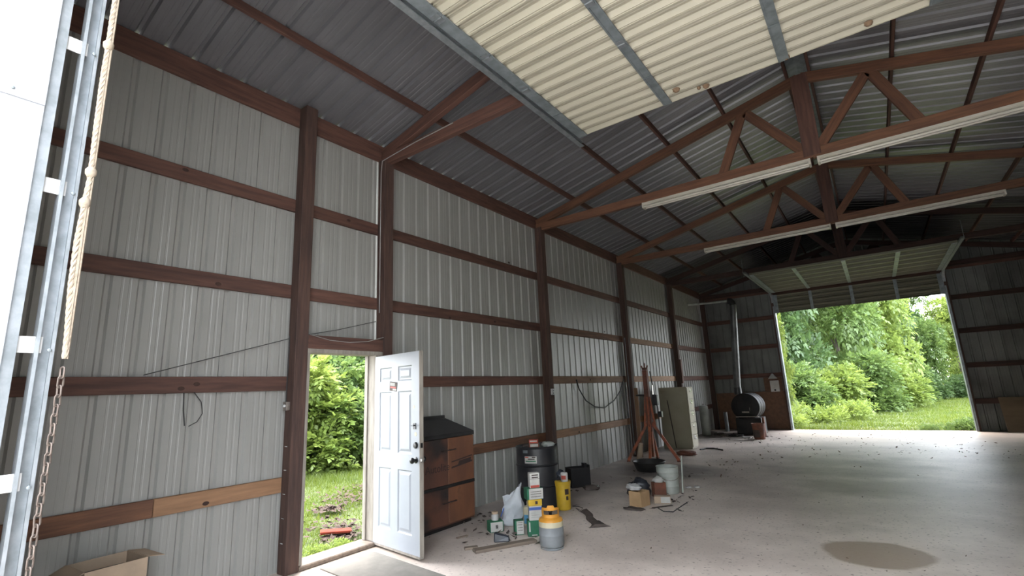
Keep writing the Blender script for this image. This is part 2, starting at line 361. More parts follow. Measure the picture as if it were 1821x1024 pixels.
wb = struct('wall_back', 'far gable wall of ribbed sheet metal around the big doorway')
siding(wb, YB, 'y', 0, XL-.05, 0, zr, 1, 'siding_shaded')
siding(wb, YB, 'y', XL-.05, XR+.05, ZH+.02, zr, 1, 'siding_shaded')
siding(wb, YB, 'y', XR+.05, W, 0, zr, 1, 'siding_shaded')
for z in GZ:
    girt(wb, .19, XL-.08, z, 'y', YB-.02); girt(wb, XR+.08, W-.19, z, 'y', YB-.02, 'timber_shaded')
beam('gable_girt', (.19, YB-.02, 4.60), (W-.19, YB-.02, 4.60), .038, .19, 'timber', wb)
for x0, x1 in ((XL-.10, XL-.005), (XR+.005, XR+.10)):
    B(MB().b2(x0, x1, YB-.16, YB+.03, 0, ZH+.05), 'jamb_post', 'timber_post', wb, bevel=.004)
for s, x in ((-1, XL), (1, XR)):
    B(MB().b2(min(x, x+s*.012), max(x, x+s*.012), YB-.20, YB+.05, 0, ZH), 'jamb_trim', 'galv', wb)
beam('door_header', (XL-.1, YB-.035, ZH+.04), (XR+.1, YB-.035, ZH+.04), .06, .24, 'timber', wb)
# brown sheathing boards along the foot of the far wall
for a, b_, zt in ((.20, 1.18, 1.22), (1.185, XL-.11, 1.23)):
    B(MB().b2(a, b_, YB-.055, YB-.041, .01, zt), 'sheathing_board', 'osb', wb)
B(MB().b2(1.78, 2.33, YB-.054, YB-.0405, 1.24, 1.69), 'sheathing_board', 'osb', wb)

wn = struct('wall_near', 'near gable wall around the big doorway')
siding(wn, YN, 'y', 0, XL-.05, 0, zr, -1)
siding(wn, YN, 'y', XL-.05, XR+.05, ZH+.02, zr, -1)
siding(wn, YN, 'y', XR+.05, W, 0, zr, -1)
for s, x in ((-1, XL), (1, XR)):
    x0, x1 = (x-.14, x-.004) if s < 0 else (x+.004, x+.14)
    B(MB().b2(x0, x1, YN+.01, -.10, 0, ZH+.04), 'jamb_post', 'timber_post', wn)
    for z0, z1, dx in ((0, 2.765, 0), (2.745, ZH, .004)):
        q = x-s*dx*1.
        B(MB().b2(min(q, q+s*.003), max(q, q+s*.003), YN-.02, -.092, z0, z1), 'jamb_trim', 'jamb_white', wn)
    if s < 0:
        for yy in (-.185, -.29): B(MB().lathe([(.006, 0), (.006, .003), (.003, .005)], n=8), 'screw', 'galv_dull', wn, loc=(x+.004, yy, 2.775), rot=(0, PI/2, 0))
beam('door_header', (XL-.1, -.20, ZH+.12), (XR+.1, -.20, ZH+.12), .12, .2, 'timber', wn)

# ------------------------------------------------------------------ roof
ce = struct('ceiling', 'underside of the ribbed metal roof on timber purlins')
def roof_sheets(side):
    s = YN-.25
    while s < YB+.25:
        V = []; F = []
        for a, d in RIB:
            for x in (-.28, XC):
                X = x if side < 0 else W-x
                V.append((X, s+a, ZR0+PITCH*x+d*1.5))
        for i in range(len(RIB)-1): F.append((2*i, 2*i+2, 2*i+3, 2*i+1))
        me = bpy.data.meshes.new('roof_panel'); me.from_pydata(V, [], F); link('roof_panel', me, 'roof_metal' if s < 13.7 else 'roof_shaded', ce); s += .9144
roof_sheets(-1); roof_sheets(1)
PURX = [.86, 1.78, 2.70, 3.60, 4.51]
for x in PURX+[W-q for q in PURX]:
    z = zr(x)-.047
    beam('purlin', (x, YN-.2, z), (x, YB+.2, z), .038, .089, 'timber', ce)
B(MB().prism([(XC-.16, zr(XC-.16)-.006), (XC, zr(XC)-.006), (XC+.16, zr(XC+.16)-.006), (XC+.16, zr(XC+.16)-.012), (XC, zr(XC)-.012), (XC-.16, zr(XC-.16)-.012)], YN-.2, YB+.2, 'y'), 'ridge_cap', 'galv_dull', ce)

# ------------------------------------------------------------------ trusses
def truss(y, label, warm='timber_truss', webs=True):
    t = thing('roof_truss', label, 'truss', (XC, y, 4.575), group='timber roof trusses')
    def bm(name, a, b, wd, h, mt=warm):
        o = beam(name, (a[0]-XC, 0, a[1]-4.575), (b[0]-XC, 0, b[1]-4.575), wd, h, mt, up=(0, 0, 1)); mw = o.matrix_basis.copy(); o.parent = t; o.matrix_basis = mw; return o
    bm('bottom_chord', (.05, 4.647), (XC-.001, 4.647), .078, .142); bm('bottom_chord', (XC+.001, 4.647), (W-.05, 4.647), .078, .142, 'timber_warm' if warm == 'timber_truss' else warm)
    for s in (-1, 1):
        f = lambda x: XC+s*(XC-x)
        bm('top_chord', (f(.06), 4.717+PITCH*.06), (f(XC-.02), 4.717+PITCH*(XC-.02)), .076, .14)
    if webs:
        o = beam('king_post', (0, 0, .03), (0, 0, 1.29), .088, .21, 'timber' if warm == 'timber_truss' else warm, up=(1, 0, 0)); mw = o.matrix_basis.copy(); o.parent = t; o.matrix_basis = mw
        for s in (-1, 1):
            f = lambda x: XC+s*(XC-x)
            bm('web', (f(3.86), 5.58), (f(3.46), 4.66), .05, .13)
            bm('web', (f(3.90), 5.56), (f(4.56), 4.70), .05, .13)
    return t
truss(PY[1]+.07, 'dark timber roof truss bearing on the post beside the white walk door', 'timber')
truss(PY[2]+.07, 'brown timber roof truss carrying tube lights, over the post behind the black drum')
truss(PY[3]+.07, 'brown timber roof truss carrying tube lights, over the post beside the orange tripod')
truss(PY[4]+.07, 'dark timber roof truss without lights over the near end of the far raised door', 'timber_shaded')
truss(PY[5]+.07, 'dark timber gable truss against the far end wall', 'timber_shaded')
truss(YN+.13, 'timber gable truss over the near doorway', 'timber')

# ------------------------------------------------------------------ tube lights
def tube_light(x0, x1, y, label):
    t = thing('tube_light', label, 'light fixture', ((x0+x1)/2, y, 4.484), group='tube lights under the trusses')
    h = (x1-x0)/2
    B(MB().prism([(-.062, .058), (-.045, .048), (-.012, .040), (.012, .040), (.045, .048), (.062, .058), (.062, .090), (-.062, .090)], -h, h, 'x'), 'housing', 'fixture', t)
    for s in (-1, 1):
        B(MB().tube([(-h+.03, s*.038, .021), (h-.03, s*.038, .021)], .019, 10), 'tube', 'tube', t, smooth=True)
    for s in (-1, 1): B(MB().b2(s*h-.028 if s > 0 else -h, h if s > 0 else -h+.028, -.064, .064, 0, .0905), 'end_cap', 'fixture', t)
for y, nm in ((PY[2]+.09, 'truss behind the black drum'), (PY[3]+.09, 'truss beside the orange tripod')):
    tube_light(XC-.035-2.44, XC-.035, y, 'cream twin tube light on the %s, walk door half' % nm)
    tube_light(XC+.045, XC+.045+2.44, y, 'cream twin tube light on the %s, far half from walk door' % nm)

# ------------------------------------------------------------------ overhead doors
def section(L, Hh, name='section', pan=False):
    """one ribbed steel door section: length L in x, height Hh in y, inner face at z=0 looking down"""
    n = 4; p = Hh/n; prof = [(0, 0), (.012, 0)]
    for k in range(n):
        o = k*p
        prof += [(o+.016, .0), (o+.042, .033), (o+.060, .033), (o+.067, .025), (o+.075, .033), (o+.100, .033), (o+p-.018, 0), (o+p-.013, .004), (o+p-.006, .004), (o+p-.001, 0)]
    if pan:      # rails along both edges, recessed field with two ribs
        prof = [(.006, .012), (.008, 0), (.055, 0), (.066, .048), (.20, .048), (.215, .020), (.235, .020), (.25, .048), (.36, .048), (.375, .020), (.395, .020), (.41, .048), (.535, .048), (.546, 0), (.596, 0), (.598, .012)]
    else: prof += [(Hh-.012, 0), (Hh-.004, 0)]
    prof = [q for i, q in enumerate(prof) if i == 0 or q[0] > prof[i-1][0]+1e-6]
    V = []; F = []; k = len(prof)
    for x in (-L/2, L/2):
        for y, z in prof: V.append((x, y, z))
        for y, z in prof: V.append((x, y, .052 if pan else .038))
    for i in range(k-1):
        F.append((i, i+1, 2*k+i+1, 2*k+i)); F.append((k+i, 3*k+i, 3*k+i+1, k+i+1))
    F += [(0, 2*k, 3*k, k), (k-1, 2*k-1, 4*k-1, 3*k-1)]
    me = bpy.data.meshes.new(name); me.from_pydata(V, [], F); me.materials.append(MATS['door_cream']); return me
DL = XR-XL+.02; SH = .61
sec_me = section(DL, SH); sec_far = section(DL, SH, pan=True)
sec_far.materials.clear(); sec_far.materials.append(MATS['door_cream_shaded'])
hinge_me = MB().box((0, 0, -.004), (.07, .10, .004)).tube([(-.035, 0, -.009), (.035, 0, -.009)], .007, 6).mesh('hinge'); hinge_me.materials.append(MATS['galv'])
stile_me = MB().b2(-.045, .045, .006, SH-.010, -.012, -.0005).b2(-.034, -.026, .01, SH-.012, -.017, -.012).mesh('stile'); stile_me.materials.append(MATS['galv_dull'])
endst_me = MB().b2(-.055, .055, .004, SH-.006, -.014, -.0005).mesh('end_stile'); endst_me.materials.append(MATS['galv_dull'])
roller_me = MB().tube([(-.10, 0, -.02), (.02, 0, -.02)], .006, 6).lathe([(.001, -.012), (.022, -.012), (.022, .012), (.001, .012)], c=(0, 0, 0), n=12).mesh('roller'); roller_me.materials.append(MATS['galv'])
def sections(door, frames, sec_me=sec_me):
    """frames: list of matrices placing a section (local y along the section's height)"""
    for i, M4 in enumerate(frames):
        s = bpy.data.objects.new('section', sec_me); COL.objects.link(s); s.parent = door; s.matrix_basis = M4
        xs = [-DL/2+.06, -DL/4-.01, 0, DL/4+.01, DL/2-.06]
        for j, x in enumerate(xs):
            q = bpy.data.objects.new('end_stile' if j in (0, 4) else 'stile', endst_me if j in (0, 4) else stile_me); COL.objects.link(q); q.parent = s; q.location = (x, 0, 0)
            if i > 0:
                h = bpy.data.objects.new('hinge', hinge_me); COL.objects.link(h); h.parent = s; h.location = (x, 0, -.012)
ZD = 4.535
d2 = struct('door_2', 'raised cream ribbed overhead door above the near doorway, seen from below')
d2.location = (XC, 0, 0)
y_end = 4.465
fr = [Matrix.Translation((0, y_end-SH*(k+1), ZD)) for k in range(7)]
sections(d2, fr)
# far door: six sections level, the lowest hanging in the opening
d3 = struct('door_3', 'far cream ribbed overhead door, mostly raised, lowest section hanging in the opening')
d3.location = (XC, 0, 0)
ycurve = YB-.30
M_v = Matrix.Translation((0, YB-.13, 3.80+SH)) @ Euler((-PI/2, 0, 0)).to_matrix().to_4x4()
frames = [M_v]+[Matrix.Translation((0, ycurve-.02-SH*(k+1), 4.47)) for k in range(6)]
sec_low = section(DL, SH); sec_low.materials.clear(); sec_low.materials.append(MATS['door_cream_shaded'])
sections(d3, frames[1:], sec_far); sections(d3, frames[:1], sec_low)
# door tracks
def track_profile(path, x, s):
    """thin C section following a path in the yz plane; opens towards s"""
    prof = [(0, -.027), (-.058, -.027), (-.058, .027), (0, .027), (0, .016), (-.003, .016), (-.003, .024), (-.055, .024), (-.055, -.024), (-.003, -.024), (-.003, -.016), (0, -.016)]
    V = []; F = []; n = len(prof); k = len(path)
    for i, (y, z) in enumerate(path):
        a = path[max(i-1, 0)]; b = path[min(i+1, k-1)]; ty, tz = b[0]-a[0], b[1]-a[1]; l = math.hypot(ty, tz); ny, nz = tz/l, -ty/l
        for px, pn in prof: V.append((x+s*px, y+ny*pn, z+nz*pn))
    for i in range(k-1):
        for j in range(n): F.append((i*n+j, i*n+(j+1) % n, (i+1)*n+(j+1) % n, (i+1)*n+j))
    return MB().add(V, F)
def door_track(x, s, yv, ydir, zt, yend, label, ylw, brackets):
    t = thing('door_track', label, 'door track', (x, yv, 0), group='overhead door tracks')
    R = .36; path = [(0, 0.01), (0, 1.3), (0, 2.6), (0, zt-R)]
    for k in range(1, 9): a = k*PI/16; path.append((ydir*R*(1-math.cos(a)), zt-R+R*math.sin(a)))
    path.append((ydir*abs(yend-yv), zt))
    B(track_profile(path, 0, s), 'rail', 'galv', t)
    yl = ylw-yv
    B(MB().b2(min(-s*.035, -s*.002), max(-s*.035, -s*.002), min(yl, yl+ydir*.034), max(yl, yl+ydir*.034), .01, zt-.45), 'wall_angle', 'galv', t)
    for z in brackets:
        o = B(MB().box((-s*.020, (yl+ydir*.03)/2, 0), (.004, abs(yl+ydir*.03)-.012, .06)), 'bracket', 'white_paint', t, loc=(0, 0, z))
        B(MB().lathe([(.007, 0), (.007, .006), (.003, .008)], n=8), 'bolt', 'galv_dull', o, loc=(s*.002, .012, -.02), rot=(0, PI/2, 0))
    # ceiling angle alongside the level run
    L = abs(yend-yv)
    B(MB().b2(-.064*s if s > 0 else .058, -.058*s if s > 0 else .064, min(ydir*.35, ydir*L), max(ydir*.35, ydir*L), zt-.02, zt+.035), 'top_angle', 'galv', t)
    for yy in (ydir*(L-.10), ydir*L*.45):
        B(MB().b2(-.072, -.066, yy-.016, yy+.016, zt, 4.90) if s > 0 else MB().b2(.066, .072, yy-.016, yy+.016, zt, 4.90), 'hanger', 'galv_dull', t)
    return t
door_track(XL-.015, 1, .018, 1, 4.515, 4.62, 'galvanised track of the near overhead door beside the white jamb', -.09, (.55, 1.35, 1.828, 2.444, 3.069, 3.7))
door_track(XR+.015, -1, .018, 1, 4.515, 4.62, 'galvanised track of the near overhead door on the jamb away from the walk door', -.09, (.55, 1.37, 1.83, 2.444, 3.069, 3.7))
door_track(XL-.015, 1, YB-.13, -1, 4.475, 13.8, 'galvanised track of the far overhead door, on the stove side', YB-.19, (1.2, 2.4, 3.4))
door_track(XR+.015, -1, YB-.13, -1, 4.475, 13.8, 'galvanised track of the far overhead door, on the side of the leaning board', YB-.19, (1.2, 2.4, 3.4))
# mud nests on the door's edge
for u, v, r in ((1203, 162, .034), (1256, 155, .030), (1243, 158, .016), (1400, 108, .028), (1545, 44, .030)):
    p = at(u, v, 'z', ZD-.004); p.y = min(p.y, y_end-.02)
    k = 12; mb = MB(); mb.lathe([(r*1.1, .016), (r, .004), (r*.75, -.008), (r*.3, -.014), (.001, -.015)], n=10)
    mb.v = [(x*(1+.25*math.sin(3*i)), y*(1+.2*math.cos(5*i)), z) for i, (x, y, z) in enumerate(mb.v)]
    tag(B(mb, 'mud_nest', 'mud', smooth=True, loc=(p.x, p.y, ZD-.001)), 'small brown wasp mud nest stuck on the edge of the cream door', 'mud nest', 'mud nests on the near door')

# ------------------------------------------------------------------ walk door
d1 = struct('door_1', 'white six panel walk door standing open, with black knob and deadbolt')
tr = struct('trim_1', 'weathered frame and sill of the walk door')
B(MB().b2(-.03, .17, DY0+.002, DY0+.035, .05, 2.075), 'jamb', 'frame_wood', tr)
B(MB().b2(-.03, .17, 3.335, DY1-.002, .05, 2.075), 'jamb', 'frame_wood', tr)
B(MB().b2(-.03, .17, DY0+.002, DY1-.002, 2.076, 2.118), 'head', 'frame_wood', tr)
B(MB().b2(-.06, .19, DY0+.002, DY1-.002, .0, .045), 'sill', 'plank', tr, bevel=.01)
B(MB().b2(-.02, .03, 3.32, 3.334, .05, 2.075), 'stop', 'frame_wood', tr)
hx, hy = .115, 3.385
ang = math.atan2(3.275-3.405, 1.038-.115)
d1.location = (hx, hy, .045); d1.rotation_euler = (0, 0, ang)
DWd, DH, DT = .925, 2.01, .044            # local x along the door, visible face at y = -DT
def door_slab():
    mb = MB(); xs = [0, .15, .40, .525, .785, DWd]; zs = [0, .17, .79, .95, 1.60, 1.71, 1.87, DH]
    holes = {(1, 1), (3, 1), (1, 3), (3, 3), (1, 5), (3, 5)}
    for f in (0, 1):
        y = -DT if f == 0 else 0; s = 1 if f == 0 else -1
        for i in range(5):
            for j in range(7):
                x0, x1, z0, z1 = xs[i], xs[i+1], zs[j], zs[j+1]
                if (i, j) not in holes: mb.add([(x0, y, z0), (x1, y, z0), (x1, y, z1), (x0, y, z1)], [(0, 1, 2, 3)]); continue
                rings = []
                for ins, dep in ((0, 0), (.012, .009), (.026, .009), (.050, .002)):
                    yy = y+s*dep; rings.append([(x0+ins, yy, z0+ins), (x1-ins, yy, z0+ins), (x1-ins, yy, z1-ins), (x0+ins, yy, z1-ins)])
                V = [p for r in rings for p in r]
                F = [(4*a+b, 4*a+(b+1) % 4, 4*a+4+(b+1) % 4, 4*a+4+b) for a in range(3) for b in range(4)]+[(12, 13, 14, 15)]
                mb.add(V, F)
    mb.add([(0, -DT, 0), (0, 0, 0), (0, 0, DH), (0, -DT, DH), (DWd, -DT, 0), (DWd, 0, 0), (DWd, 0, DH), (DWd, -DT, DH)], [(0, 1, 2, 3), (4, 7, 6, 5), (0, 4, 5, 1), (3, 2, 6, 7)])
    return mb
me = door_slab().mesh('slab'); link('slab', me, 'door_white', d1)
B(MB().b2(DWd-.001, DWd+.004, -DT-.002, .002, .0, DH), 'edge_strip', 'frame_wood', d1)
B(MB().b2(.0, DWd, -DT-.004, .002, -.022, .0), 'sweep', 'frame_wood', d1)
def knob(z, x, big=True):
    for s in (-1, 1):
        pr = [(.032, 0), (.032, .006), (.014, .010), (.013, .028), (.026, .036), (.031, .048), (.028, .060), (.014, .066), (.001, .067)] if big else [(.032, 0), (.032, .008), (.026, .020), (.001, .022)]
        B(MB().lathe(pr, n=20), 'knob' if big else 'deadbolt', 'knob_black', d1, smooth=True, loc=(x, -DT if s < 0 else 0, z), rot=(PI/2 if s < 0 else -PI/2, 0, 0))
knob(.90, DWd-.062); knob(1.045, DWd-.062, False)
B(MB().b2(DWd+.004, DWd+.007, -.036, -.010, .875, .925).b2(DWd+.007, DWd+.018, -.030, -.016, .890, .912), 'latch_plate', 'chrome', d1)
B(MB().b2(DWd+.004, DWd+.007, -.036, -.010, 1.02, 1.07), 'latch_plate', 'knob_black', d1)
hp = B(MB().box((0, -.004, 0), (.045, .006, .06)).tube([(-.018, -.010, .008), (-.018, -.03, .008), (.018, -.03, .008), (.018, -.010, .008)], .006, 6), 'hasp', 'knob_black', d1, loc=(DWd-.085, -DT, 1.235))
B(MB().lathe([(.022, 0), (.020, .002)], n=14), 'patch', 'cream', d1, loc=(DWd-.07, -DT-.0005, 1.155), rot=(PI/2, 0, 0))
B(MB().lathe([(.018, 0), (.016, .002)], n=14), 'patch', 'cream', d1, loc=(DWd-.10, -DT-.0005, 1.43), rot=(PI/2, 0, 0))
st = B(MB().b2(-.075, .075, -.0015, 0, -.05, .05), 'sticker', 'dark_scrap', d1, loc=(.435, -DT-.0005, 1.655), rot=(0, math.radians(6), 0))
B(MB().b2(-.065, .03, -.0025, -.0015, .005, .040), 'print', 'paper', st); B(MB().b2(-.06, .05, -.0025, -.0015, -.020, -.002), 'print', 'red', st); B(MB().b2(-.01, .065, -.0025, -.0015, -.043, -.024), 'print', 'paper', st)
for z in (.2, 1.0, 1.8): B(MB().tube([(-.006, .004, z-.05), (-.006, .004, z+.05)], .007, 8), 'hinge', 'steel', d1)

# ------------------------------------------------------------------ brown two tier cabinet
t = thing('metal_cabinet', 'rusty brown two tier steel cabinet with sloping black top behind the open walk door', 'cabinet', (.05, 3.72, 0))
cw, cd = .965, .42
B(MB().b2(0, cd-.012, 0, cw, .05, 1.06), 'body', 'rust_cab', t)
B(MB().b2(.0, cd-.05, .02, cw-.02, 0, .05), 'plinth', 'stove', t)
for z0, z1, mt in ((.515, 1.055, 'rust_cab'), (.07, .475, 'rust_cab')):
    for k in (0, 1):
        y0 = k*(cw/2)+.004; dr = B(MB().b2(cd-.012, cd+.006, y0, y0+cw/2-.008, z0, z1), 'door', 'rust_cab' if k == 0 else 'rust_cab_light', t, bevel=.003)
        hy_ = (cw/2-.06) if k == 0 else cw/2+.07
        hz_ = z1-.14 if z0 > .4 else z1-.16
        B(MB().tube([(cd+.006, hy_-.05, hz_), (cd+.03, hy_-.05, hz_), (cd+.03, hy_+.05, hz_), (cd+.006, hy_+.05, hz_)], .007, 6), 'handle', 'print_dark', dr)
B(MB().b2(cd-.01, cd+.010, 0, cw, .478, .512), 'rail', 'stove', t)
B(MB().b2(-.03, cd+.015, -.02, cw+.01, 1.061, 1.11), 'top_tray', 'black_metal', t, bevel=.006)
B(MB().add([(-.03, -.02, 1.11), (cd+.01, -.02, 1.11), (cd+.01, cw+.01, 1.11), (-.03, cw+.01, 1.11), (-.03, -.02, 1.275), (.02, -.02, 1.275), (.02, cw-.10, 1.275), (-.03, cw-.06, 1.26)],
           [(0, 1, 2, 3), (4, 7, 6, 5), (1, 5, 6, 2), (0, 4, 5, 1), (2, 6, 7, 3), (0, 3, 7, 4)]), 'sloped_top', 'black_metal', t)
B(MB().b2(-.035, .0, -.02, cw-.09, 1.276, 1.315), 'back_lip', 'black_metal', t)
tm = text_mesh('Autolite', .125); o = link('lettering', tm, 'print_dark', t, loc=(cd+.0075, .30, .72), rot=(PI/2, 0, PI/2))
B(MB().add([(0, .54, .69), (0, .93, .73), (0, .93, .75), (0, .54, .71)], [(0, 1, 2, 3)]).add([(0, .54, .76), (0, .93, .80), (0, .93, .815), (0, .54, .775)], [(0, 1, 2, 3)]).add([(0, .66, .72), (0, .90, .745), (0, .91, .785), (0, .68, .765)], [(0, 1, 2, 3)]), 'emblem', 'print_dark', t, loc=(cd+.0075, 0, 0))

# ------------------------------------------------------------------ black drum and what is on it
dx, dy, dr_, dh = .745, 5.77, .305, .815
t = thing('steel_drum', 'black steel oil drum with white label, against the post', 'drum', (dx, dy, 0))
B(MB().lathe([(dr_-.01, 0), (dr_, .006), (dr_, .02), (dr_-.008, .03), (dr_-.008, .27), (dr_+.006, .285), (dr_-.008, .30), (dr_-.008, .545), (dr_+.006, .56), (dr_-.008, .575), (dr_-.008, dh-.03), (dr_, dh-.02), (dr_+.002, dh-.006), (dr_-.006, dh), (dr_-.014, dh-.006), (dr_-.016, dh-.03), (.001, dh-.03)], n=40), 'shell', 'drum', t, smooth=True)
def curved_label(t, r, a0, a1, z0, z1, material, name='label'):
    n = 8; V = []; 
    for i in range(n+1):
        a = a0+(a1-a0)*i/n; V += [(r*math.cos(a), r*math.sin(a), z0), (r*math.cos(a), r*math.sin(a), z1)]
    return B(MB().add(V, [(2*i, 2*i+2, 2*i+3, 2*i+1) for i in range(n)]), name, material, t, smooth=True)
ac = math.atan2(CAMP.y-dy, CAMP.x-dx)
lb = curved_label(t, dr_-.006, ac-.62, ac-.02, .60, .695, 'paper')
for z0, z1, a0, a1, mt in ((.675, .688, -.60, -.42, 'red'), (.652, .664, -.45, -.12, 'print_dark'), (.622, .636, -.58, -.07, 'green'), (.675, .688, -.25, -.08, 'print_dark')):
    curved_label(lb, dr_-.005, ac+a0, ac+a1, z0, z1, mt, 'print')
curved_label(t, dr_-.0065, ac-.72, ac-.45, .735, .775, 'galv_dull', 'label')
def box_thing(name, label, cat, p, d, rz, material, prints=(), group=None, lid=None):
    """carton standing at p; prints: (face, u0,u1,v0,v1, material) in fractions of the face"""
    t = thing(name, label, cat, p, rz, group)
    B(MB().b2(-d[0]/2, d[0]/2, -d[1]/2, d[1]/2, 0, d[2]), 'carton', material, t, bevel=.003)
    for fc, u0, u1, v0, v1, mt in prints:
        e = .0012; U0, U1, V0, V1 = u0-.5, u1-.5, v0, v1
        if fc == '-y': mb = MB().b2(U0*d[0], U1*d[0], -d[1]/2-e, -d[1]/2, V0*d[2], V1*d[2])
        elif fc == '+x': mb = MB().b2(d[0]/2, d[0]/2+e, U0*d[1], U1*d[1], V0*d[2], V1*d[2])
        elif fc == '+z': mb = MB().b2(U0*d[0], U1*d[0], (V0-.5)*d[1], (V1-.5)*d[1], d[2], d[2]+e)
        B(mb, 'print', mt, t)
    return t
TXT = [('-y', .12, .86, .74, .82, 'print_dark'), ('-y', .12, .7, .58, .64, 'print_dark'), ('-y', .12, .8, .42, .48, 'print_dark')]
box_thing('small_carton', 'small red and white carton lying on top of the black drum', 'box', (dx+.02, dy-.10, dh-.029), (.14, .10, .07), .7, 'rust', [('-y', .1, .9, .3, .8, 'paper')])
box_thing('small_carton', 'small bright red carton on the pink carton on top of the drum', 'box', (dx+.02, dy-.10, dh+.042), (.13, .075, .045), .5, 'red', [('-y', .1, .9, .35, .75, 'paper')])
def crumple(name, material, p, r, sq, seed, parent=None, n=16):
    rg = random.Random(seed); bm = bmesh.new(); bmesh.ops.create_icosphere(bm, subdivisions=3, radius=1)
    ph = [rg.uniform(0, 6) for _ in range(9)]
    for v in bm.verts:
        c = v.co.normalized(); d = 1+.16*math.sin(4*c.x+ph[0])*math.cos(5*c.y+ph[1])+.12*math.sin(9*c.z+ph[2]+3*c.x)+.10*math.sin(11*c.y+ph[3]+6*c.z)+.05*math.sin(21*c.x+ph[4])*math.sin(19*c.y+ph[5])
        v.co = Vector((c.x*r[0], c.y*r[1], max(c.z, -sq)*r[2]))*d
        v.co.z = max(v.co.z, -sq*r[2])+sq*r[2]
    me = bpy.data.meshes.new(name); bm.to_mesh(me); bm.free(); me.shade_smooth()
    return link(name, me, material, parent, loc=p)
tag(crumple('rag', 'bucket_grey', (dx+.15, dy+.07, dh-.028), (.10, .08, .05), .5, 3), 'pale grey crumpled rag on the rim of the black drum', 'rag')
tag(crumple('rag', 'dark_scrap', (dx-.15, dy+.03, dh-.028), (.09, .10, .03), .5, 5), 'dark crumpled rag lying on top of the black drum', 'rag')

# ------------------------------------------------------------------ pile of cartons, sack, cylinder in front of the drum
RZ = math.atan2(CAMP.y-4.6, CAMP.x-1.4)+PI/2         # carton fronts turned towards the doorway
p = FL(878, 947); gx = (p.x-.03, p.y+.07)
GP = [('-y', .06, .94, .06, .94, 'paper')]
box_thing('oil_filter_carton', 'green and white carton with round black mark, beside the white sack', 'box', (gx[0], gx[1], 0), (.165, .13, .115), RZ+.35, 'green', GP+[('-y', .42, .60, .34, .66, 'black_metal'), ('+x', .2, .85, .12, .22, 'paper')])
t = thing('jar', 'small pale jar with tan lid on the green and white carton', 'jar', (gx[0]-.005, gx[1]+.005, .1165))
B(MB().lathe([(.038, 0), (.042, .005), (.042, .06), (.034, .07)], n=20), 'glass', 'white_paint', t, smooth=True); B(MB().lathe([(.038, .0705), (.038, .092), (.034, .095), (.001, .095)], n=20), 'lid', 'cardboard_pale', t, smooth=True)
# sack: a limp bag leaning towards the cartons
def sack():
    V = []; F = []; n = 18; K = 15
    for k in range(K+1):
        s = k/K
        a = .135*(1-.15*s) if s < .5 else .125*(1-(s-.5)*1.25); b_ = .085*(1-.2*s) if s < .55 else .076*(1-(s-.55)*1.75)
        if s < .08: a *= .7+.3*s/.08; b_ *= .7+.3*s/.08
        cx = .02*math.sin(5*s)+.13*s*s+.01; cz = .005+.425*s
        for j in range(n):
            an = 2*PI*j/n; wob = 1+.09*math.sin(3*an+6*s)+.06*math.sin(7*an-9*s)+.04*math.sin(11*an+17*s)
            V.append((cx+a*wob*math.cos(an), b_*wob*math.sin(an)+.02*math.sin(8*s), cz+.012*math.sin(4*an+3*s)*(s > .05)+(.05*math.cos(an)*s*s)))
    for k in range(K):
        for j in range(n): F.append((k*n+j, k*n+(j+1) % n, (k+1)*n+(j+1) % n, (k+1)*n+j))
    F += [tuple(range(n))[::-1], tuple(K*n+j for j in range(n))]
    return MB().add(V, F)
p = FL(900, 936); ps = (p.x, p.y+.07)
t = thing('sack', 'white plastic sack standing half empty with pinched top, leaning toward the cartons', 'sack', (ps[0], ps[1], 0), RZ)
B(sack(), 'bag', 'sack', t, smooth=True)
B(MB().add([(-.055, -.02, .22), (.0, -.05, .25), (.06, -.02, .33), (-.01, .01, .35), (-.075, .02, .33)], [(0, 1, 2, 3, 4)]), 'loose_flap', 'sack', t)
B(MB().add([(-.105, -.083, .12), (-.092, -.090, .12), (-.052, -.093, .21), (-.062, -.088, .215)], [(0, 1, 2, 3)]), 'stripe', 'blue', t)
p = FL(921, 938); pj_ = (p.x+.06, p.y+.16)
t = thing('jug', 'cream plastic jug with blue label between the sack and the cartons', 'jug', (pj_[0], pj_[1], 0), RZ)
B(MB().lathe([(.062, 0), (.072, .008), (.072, .19), (.062, .215), (.026, .228), (.022, .24)], n=24), 'bottle', 'cream', t, smooth=True)
B(MB().lathe([(.026, .2405), (.026, .268), (.02, .27), (.001, .27)], n=18), 'cap', 'white_paint', t, smooth=True)
curved_label(t, .0735, -PI/2-1.0, -PI/2+.75, .03, .13, 'blue_mid', 'label'); curved_label(t, .074, -PI/2-.2, -PI/2+.7, .03, .10, 'paper', 'label')
p = FL(920, 952); box_thing('oil_filter_carton', 'small green carton with white printed front, on the floor before the jug', 'box', (p.x-.02, p.y+.06, 0), (.105, .10, .15), RZ+.2, 'green', [('-y', .2, .97, .05, .97, 'paper')]+[('-y', .3, .85, z, z+.05, 'print_dark') for z in (.3, .5, .7, .85)])
p = FL(944, 954); sb = (p.x, p.y+.07); 
box_thing('oil_filter_carton', 'dark green carton with white edge at foot of the carton stack', 'box', (sb[0], sb[1], 0), (.15, .12, .165), RZ+.1, 'green', [('-y', .85, 1., 0, 1, 'paper'), ('-y', .1, .2, .3, .9, 'paper'), ('-y', .3, .7, .05, .12, 'paper')])
sx, sy = sb[0]+.02, sb[1]+.005
z = .166
box_thing('carton', 'white carton with blue top band, second in the carton stack', 'box', (sx, sy, z), (.145, .11, .15), RZ+.12, 'paper', [('-y', 0, 1, .72, .92, 'blue'), ('+x', 0, 1, .72, .92, 'blue')]+[('-y', .15, .85, q, q+.05, 'bucket_grey') for q in (.2, .35, .5)]); z += .151
